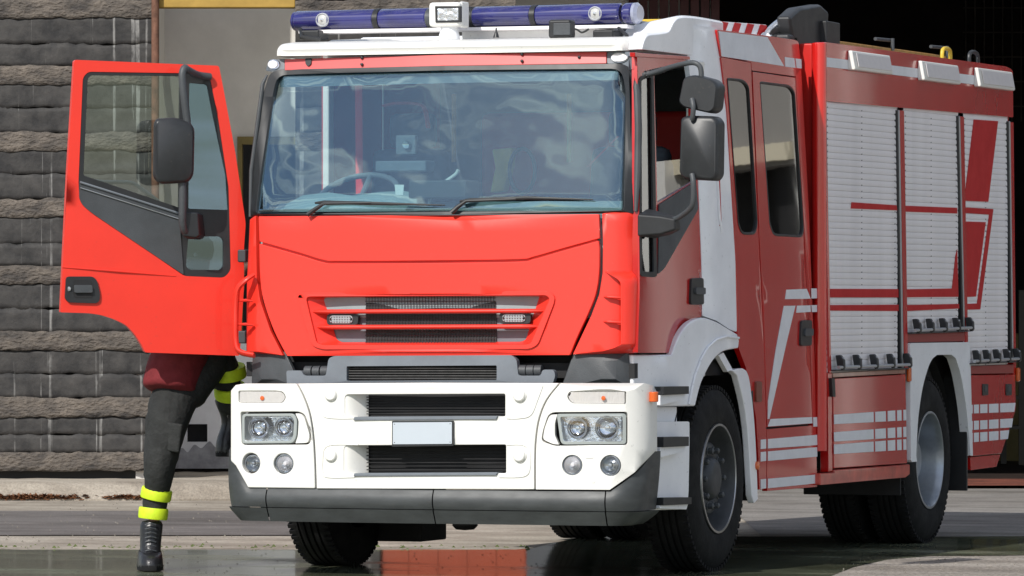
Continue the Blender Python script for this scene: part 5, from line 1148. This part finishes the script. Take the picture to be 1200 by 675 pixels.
# ---------------------------------------------------------------- mirrors on the right
XM = 1.42
def SM(px, py, y=.1, dx=0): return FY(px, py, y)
br = MB().tube(catmull([FY(754, 88, .32), FY(768, 84.5, .30), FY(785, 79, .25), FY(805, 74, .20), FY(815, 74, .18), FY(821, 80, .18), FY(822, 95, .18)], 5), .014, 12).build('mirror_arm', M['dgrey'], fe)
for i in range(7): MB().tube([FY(756 + i * 3.2, 87.5 - i * .9, .32 - i * .003), FY(758 + i * 3.2, 87 - i * .9, .32)], .021 - .0007 * i, 10).build('arm_bellows', M['black'], br)
def mirror(L, y0, dep, name, glassy=False, par=fe, cap=None, r=6, m='mirrorp', fn=None):
    fn = fn or (lambda x, y, o: FY(x, y, y0) + Vector((0, o, 0)))
    P = rnd(L, r); c = sum(P, Vector((0, 0))) / len(P)
    rings = []
    for k, o in ((.90, 0), (.975, .012), (1, .04), (1, dep - .02), (.97, dep)):
        rings.append([fn(c.x + (p.x - c.x) * k, c.y + (p.y - c.y) * k, o) for p in P])
    o = MB().loft(rings).build(name, M[m], par, angle=45)
    g = [fn(c.x + (p.x - c.x) * .88, c.y + (p.y - c.y) * .92, dep + .002) for p in P]
    MB().prism(g, Vector((0, .004, 0))).build('mirror_glass', M['chrome'], o)
    return o
m1 = mirror(Q(800, 90, 812, 87, 835, 93, 841, 100, 838, 128, 832, 133, 800, 126, 794, 120), .14, .14, 'wide_angle_mirror')
m2 = mirror(Q(797, 137, 806, 135, 836, 136, 841, 142, 840, 206, 836, 212, 800, 210, 795, 203), .14, .13, 'main_mirror')
MB().tube(catmull([FY(811, 116, .13), FY(812.5, 124, .115), FY(812, 135, .12), FY(811, 140, .13)], 4), .014, 10).build('mirror_link', M['dgrey'], fe)
MB().tube(catmull([FY(811, 204, .13), FY(812.5, 215, .12), FY(812, 238, .14), FY(805, 248, .18), FY(793, 256, .25), FY(782, 259, .30)], 6), [.015] * 31, 12).build('mirror_arm', M['dgrey'], fe)
bs = MB().loft([[SX(748, 262, 1.165) + Vector((0, y, z)) for y, z in ((-.02, -.07), (.24, -.08), (.26, 0), (.14, .085), (-.02, .05))], [SX(748, 262, 1.165) + Vector((.12, y, z)) for y, z in ((.01, -.06), (.18, -.06), (.19, 0), (.12, .06), (.01, .04))], [SX(748, 262, 1.165) + Vector((.20, y, z)) for y, z in ((.03, -.035), (.12, -.035), (.12, 0), (.10, .035), (.03, .025))]]).build('mirror_bracket', M['black'], fe, .012)

# ---------------------------------------------------------------- open driver door
YD = .42
DV = Vector((-.82, -.57)).normalized(); DH = Vector((-1.17, YD))
DR = Wrap([DH + DV * (1.5 - .06 * i) for i in range(30)], lambda z: (0, 0))
def DM(px, py, off=0):
    p = DR.P(px, py, 0); n_ = Vector((-DV.y, DV.x, 0)) * 1; n_ = n_ if n_.y < 0 else -n_
    d = ray(px, py); return CAM + d * ((p + n_ * off - CAM).dot(n_) / d.dot(n_))
door = rnd(Q(87, 70, 256.5, 77, 262, 105, 276, 180, 286, 248, 288, 262, 286, 290, 286, 335, 281, 417, 170, 413, 166, 404, 158, 392, 148, 381, 134, 374, 118, 369, 104, 367, 71, 366, 74, 300, 79, 200), [3, 3, 2, 3, 4, 4, 4, 4, 3, 2, 4, 4, 5, 6, 5, 4, 1, 2, 2])
wn = rnd(Q(98.5, 92, 104, 85.5, 205, 86.5, 211.5, 90, 210, 250, 92, 211), [4, 4, 1, 2, 1, 1]); wq = rnd(Q(211.5, 90, 239, 86, 247, 92, 257, 140, 267, 220, 269, 316, 262, 324, 217, 322, 211, 318), [1, 5, 4, 4, 4, 5, 5, 3, 2])
wno = rnd(Q(97, 91, 103, 84, 236, 86, 246, 90, 256, 140, 268, 220, 270.5, 317, 263, 325.5, 216, 323.5, 108, 248, 93, 236, 92, 212), [4, 5, 2, 5, 4, 4, 5, 5, 4, 6, 6, 3])
sheet('driver_door', DR, door, M['cabred'], fe, holes=[wno], step=.06, thick=.05, bevel=.012)
glA = rnd(Q(103, 92, 107, 88, 211, 89, 209.5, 243, 98, 205.5), [3, 4, 1, 1, 2]); glB = rnd(Q(222, 97, 243, 99, 250, 135, 265, 205, 267.5, 246, 221, 244.5), [2, 3, 3, 3, 2, 2]); glC = rnd(Q(221, 277, 258, 277, 262, 281, 262, 312, 258, 316.5, 222, 316, 218, 312), 4)
sheet('door_window_frame', DR, wno, M['black'], fe, holes=[glA, glB, glC], step=0, thick=.03, off=-.004, bevel=.005)
dgl = glass('door_glass_clear', (.80, .86, .84), .02, .8)
for L, mm in ((glA, dgl), (glB, glass('door_quarter_glass', (.42, .54, .64), .14, 1.5, .01, 0, (.58, .76, .90))), (glC, glass('door_low_glass', (.50, .60, .66), .12, 1.2, .01, 0, (.58, .76, .90)))): sheet('door_glass', DR, L, mm, fe, step=0, thick=.004, off=-.015, bevel=0)
sheet('door_belt_panel', DR, rnd(Q(93, 211.5, 209.5, 248.5, 215, 322, 108, 250, 96, 240, 92.5, 232), [1, 1, 2, 6, 6, 3]), M['dgrey'], fe, step=0, thick=.02, off=.006, bevel=.004)
for dy_ in (0, 6.5): MB().tube([DR.P(93.5, 213.5 + dy_, .012), DR.P(150, 231.2 + dy_, .012), DR.P(209, 250 + dy_, .012)], .003 if dy_ else .006, 6).build('belt_strip', M['aluprof'] if dy_ else M['greyp'], fe)
MB().tube([DR.P(73, 313, .0), DR.P(140, 318, .005), DR.P(206, 323.5, .0)], [.004, .006, .003], 8, sq=(1, 1.2)).build('door_crease', M['cabred'], fe)
h = sheet('door_handle', DR, rnd(Q(77, 324, 108, 324, 113, 328, 117, 345, 116, 353, 112, 355.5, 80, 354.5, 75.5, 350), 4), M['black'], fe, step=0, thick=.02, off=.014, bevel=.005)
sheet('handle_recess', DR, rnd(Q(85, 328, 107, 328, 108, 349, 86, 349), 3), M['dark'], h, step=0, thick=.004, off=.0165, bevel=0)
sheet('handle_grip', DR, rnd(Q(86, 334, 107, 334, 107.5, 343, 86, 343), 2), M['dgrey'], h, step=0, thick=.02, off=.032, bevel=.004)
MB().lathe(DR.P(80.5, 338.5, .014), (0, -1, 0), [(.013, 0), (.012, .004), (.001, .005)], 14).build('door_lock', M['steel'], h)
dl = sheet('door_lining', DR, rnd(Q(80, 255, 105, 255, 214, 330, 279, 330, 276, 405, 176, 403, 160, 385, 120, 362, 80, 358), 6), M['dgrey'], fe, step=0, thick=.04, off=-.055, bevel=.01)
MB().tube(catmull([DR.P(108, 211, -.10), DR.P(130, 213, -.13), DR.P(158, 213.5, -.13), DR.P(172, 222, -.12), DR.P(190, 236, -.10)], 5), .011, 8).build('inner_grab_handle', M['greyp'], fe)
for z in (300, 395): MB().box(FY(287, z, .36), (.05, .10, .07)).build('door_hinge', M['rimgrey'], fe, .008)
# left mirror
MB().tube(catmull([DM(246, 90, .02), DM(232, 88, .06), DM(220, 82, .2 - .02), DM(216, 80, .2), DM(213.5, 90, .2 + .01), DM(216, 115, .2 + .01), DM(219, 140, .2), DM(219, 150, .2)], 5), .021, 14).build('mirror_arm', M['dgrey'], fe)
MB().tube(catmull([DM(212, 210, .2), DM(214, 225, .2), DM(214, 262, .2 - .02), DM(219, 274, .2 - .06), DM(228, 276, .2 - .12)], 5), .021, 14, sq=(1, 1)).build('mirror_arm', M['dgrey'], fe)
MB().loft([[DM(x, y, .0) for x, y in ((216, 250), (238, 251), (241, 277), (236, 281), (218, 279))], [DM(x, y, .2 - .03) for x, y in ((213, 248), (232, 249), (234, 276), (230, 279), (214, 277))]]).build('mirror_bracket', M['black'], fe, .01)
mirror(Q(183, 139, 206, 137.5, 224, 144, 228, 152, 227, 205, 221, 214, 188, 216, 179, 209, 180, 145), None, .16, 'main_mirror', fn=lambda x, y, o: DM(x, y, .25 - o))

# ================================================================== firefighter
FD = 32.95                              # distance of the standing foot
def fp(px, py, dz=0): return AT(px, py, FD + dz)
def skinned(name, chains, m, parent, levels=2, rootv=0, bulge=0):
    """chains: list of lists of (point, radius); first points may reuse an index (int)"""
    vs = []; rs = []; es = []
    for ch in chains:
        prev = None
        for it in ch:
            if isinstance(it, int): i = it
            else: vs.append(it[0]); rs.append(it[1]); i = len(vs) - 1
            if prev is not None: es.append((prev, i))
            prev = i
    me = D.meshes.new(name); me.from_pydata([tuple(v) for v in vs], es, []); o = D.objects.new(name, me); link(o, parent)
    sk = o.modifiers.new('skin', 'SKIN'); sk.use_smooth_shade = True
    for i, r_ in enumerate(rs):
        d = me.skin_vertices[0].data[i]; d.radius = (r_, r_) if not isinstance(r_, tuple) else r_; d.use_root = (i == rootv)
    sb = o.modifiers.new('sub', 'SUBSURF'); sb.levels = levels; sb.render_levels = levels
    me.materials.append(m); return o
per = root('person', Vector((fp(176, 668).x, fp(176, 668).y, 0)), 'person in maroon shirt and dark trousers with yellow bands, one boot on the cab step', 'person')
hipc = fp(214, 452, .06); hl_, hr_ = fp(203, 462, .02), fp(228, 458, .10)
kneeL, ankL = fp(186, 553, -.06), fp(178, 634, .02)
kneeR, ankR = fp(256, 398, .12), fp(270, 486, .34)
chest, neck, head = fp(219, 365, .0), fp(226, 330, .0), fp(231, 303, -.03)
shL, shR = fp(190, 350, .02), fp(254, 350, .10)
body = skinned('body', [[(hipc, .09), (fp(213, 420, .04), .10), (chest, .14), (neck, .055), (head + Vector((0, 0, -.03)), .085), (head + Vector((0, 0, .07)), .08)],
    [0, (hl_, .085), (kneeL, .050), (ankL, .026), (fp(177, 655, -.06), .025)], [0, (hr_, .085), (kneeR, .058), (ankR, .035), (ankR + Vector((.03, .06, -.06)), .025)],
    [2, (shL, .06), (fp(176, 395, .05), .042), (fp(200, 385, .25), .03), (fp(210, 380, .30), .028)],
    [2, (shR, .06), (fp(274, 372, .22), .042), (fp(281, 335, .42), .03), (fp(283, 325, .46), .028)]], M['skin'], per)
for hp, dr in ((fp(210, 380, .30), Vector((.4, .8, .1))), (fp(283, 325, .46), Vector((.2, .3, .9)))):
    d = dr.normalized(); sd = d.cross(Vector((0, 0, 1))).normalized() if abs(d.z) < .8 else Vector((1, 0, 0)); nrm = sd.cross(d)
    ch = [[(hp, .022), (hp + d * .05, .026)]]
    for k, (o_, ln) in enumerate(((-.03, .055), (-.01, .07), (.01, .065), (.028, .05))):
        b0 = hp + d * .08 + sd * o_; ch.append([1, (b0, .010), (b0 + d * ln * .6 + nrm * .008, .009), (b0 + d * ln * .8 + nrm * .03, .008)])
    ch.append([0, (hp + d * .03 + sd * -.045 + nrm * .01, .010), (hp + d * .075 + sd * -.055 + nrm * .025, .009)])
    skinned('hand', ch, M['skin'], per, 1)
hd = MB().lathe(head + Vector((.0, .03, .135)), (0, -.25, -1), [(.001, 0), (.05, .010), (.082, .04), (.092, .08), (.088, .12), (.07, .15)], 20).build('hair', M['hair'], per)
f_ = Vector((-.15, -1, -.25)).normalized()
fc = MB(); fc.lathe(head + f_ * .075 + Vector((0, 0, .01)), f_, [(.016, 0), (.012, .02), (.001, .03)], 10); fc.build('nose', M['skin'], per)
for sx in (-.033, .033): MB().lathe(head + f_ * .078 + Vector((sx, 0, .04)), f_, [(.012, 0), (.009, .006), (.001, .008)], 10).build('eye', M['white'], per)
MB().box(head + f_ * .082 + Vector((0, 0, -.035)), (.045, .006, .008)).build('mouth', M['shirt'], per, .002)
# shirt
sh = skinned('shirt', [[(fp(198, 461, .0), .15), (fp(199, 452, .01), .165), (fp(203, 434, .03), .168), (fp(212, 412, .03), .16), (chest, .17), (fp(224, 345, 0), .10)], [4, (shL, .085), (fp(180, 380, .04), .068)], [4, (shR, .085), (fp(269, 366, .18), .066)]], M['shirt'], per)
# trousers: waist to both ankles
def wr(p, r_): return (p, r_)
mid = lambda a_, b_, k: a_.lerp(b_, k)
tc_ = [[(fp(207, 456, .05), .125), (fp(205, 434, .05), .12)], 
       [0, (fp(198, 476, .0), .128), (fp(194, 500, -.03), .122), (fp(190, 530, -.05), .103), (kneeL + Vector((0, -.01, 0)), .092), (fp(186, 573, -.02), .074), (fp(181, 592, .0), .069), (fp(179, 611, .0), .067)],
       [0, (fp(230, 448, .10), .125), (fp(248, 424, .12), .120), (kneeR, .098), (fp(262, 425, .18), .090), (fp(267, 447, .24), .084), (fp(270, 486, .32), .074)]]
tro = skinned('trousers', tc_, M['trouser'], per)
def addwrinkle(o, s_, tex, z=1): 
    t_ = D.textures.new(tex, 'CLOUDS'); t_.noise_scale = s_; t_.noise_depth = 3; d_ = o.modifiers.new('folds', 'DISPLACE'); d_.texture = t_; d_.strength = .022; d_.mid_level = .5; d_.texture_coords = 'LOCAL'
addwrinkle(tro, .05, 'folds_a'); addwrinkle(tro, .16, 'folds_c'); addwrinkle(sh, .12, 'folds_b')
def band(a_, b_, r_, tilt=0, sq=(1.05, 1)):
    a_, b_ = Vector(a_), Vector(b_); MB().tube([a_, a_.lerp(b_, .15), a_.lerp(b_, .85), b_], [r_ * .96, r_, r_ * 1.0, r_ * .96], 28, sq=sq).build('reflective_band', M['hiviz'], per, angle=60)
band(fp(184.5, 572.5, -.01), fp(182.0, 585, -.005), .087, sq=(1, .98)); band(fp(180.3, 595, 0), fp(179, 608, 0), .083, sq=(1, .98))
band(fp(268, 430, .20), fp(270, 443, .22), .09); band(fp(269.5, 452, .24), fp(270.5, 465, .27), .088)
# cargo pocket
MB().box(fp(200, 512, -.13), (.13, .03, .16), Matrix.Rotation(R(8), 3, 'Y')).build('cargo_pocket', M['trouser'], per, .012)
def boot(ank, toe, top, name='boot'):
    d = Vector((toe.x - ank.x, toe.y - ank.y, 0)).normalized(); sd = Vector((-d.y, d.x, 0)); rings = []
    zf = toe.z
    spec = [(0.0, top.z, .068, .070), (0.0, (top.z + ank.z) / 2 + .02, .064, .068), (.01, ank.z + .02, .058, .070), (.03, ank.z - .03, .060, .086)]
    base = Vector((ank.x, ank.y, 0)); tb = Vector((top.x, top.y, 0))
    n = 20
    for f, z, rx, ry in spec:
        k = (z - ank.z) / max(.01, top.z - ank.z); c_ = base.lerp(tb, max(0, min(1, k))) + d * f
        rings.append([c_ + sd * rx * math.cos(2 * math.pi * i / n) + d * ry * math.sin(2 * math.pi * i / n) + Vector((0, 0, z)) for i in range(n)])
    def foot(z, L, W, heel, dz=0):
        out_ = []
        for i in range(n):
            a_ = 2 * math.pi * i / n; c2, s2 = math.cos(a_), math.sin(a_)
            ln = L if s2 > 0 else heel; wd_ = W * (1 if s2 > 0 else .85)
            s3 = math.copysign(abs(s2) ** .8, s2); c3 = math.copysign(abs(c2) ** .8, c2)
            zz_ = z + (dz * (1 - max(0, s2)) if dz else 0)
            out_.append(base + sd * wd_ * c3 + d * ln * s3 + Vector((0, 0, zz_)))
        return out_
    rings.append(foot(zf + .095, .14, .062, .08, .03)); rings.append(foot(zf + .078, .195, .070, .09, .02)); rings.append(foot(zf + .045, .212, .076, .097)); rings.append(foot(zf + .022, .212, .076, .097)); rings.append(foot(zf + .012, .21, .074, .095))
    b_ = MB().loft(rings).build(name, M['boot'], per, angle=60)
    s_ = b_.modifiers.new('s', 'SUBSURF'); s_.levels = 1; s_.render_levels = 1
    MB().loft([foot(zf + .034, .211, .075, .096), foot(zf + .002, .209, .073, .095)]).build('sole', M['rubber'], b_, .004)
    m_ = MB()
    for i in range(7):
        z = ank.z - .01 + i * .024; f = .076 + (.03 if i < 1 else 0); c_ = base + d * f; 
        m_.tube([c_ + sd * -.03 + Vector((0, 0, z)), c_ + d * .012 + Vector((0, 0, z + .008)), c_ + sd * .03 + Vector((0, 0, z))], .004, 6)
    m_.build('lace', M['dgrey'], b_)
toe = fp(177, 672, -.15); toe.z = 0
boot(Vector((fp(176, 640).x, fp(176, 640).y, .12)), toe, fp(178, 608), 'boot')
a2 = ankR + Vector((.0, .02, -.02)); boot(a2, Vector((a2.x + .12, a2.y + .16, .62)), ankR + Vector((-.02, -.03, .10)), 'boot')
# cab step on the left that carries the raised boot
MB().box((-1.06, 1.0, .60), (.34, .40, .035)).build('step_tread', M['black'], fe, .006)
MB().box((-.98, 1.0, .47), (.26, .40, .22)).build('step_box', M['whiteb'], fe, .02)
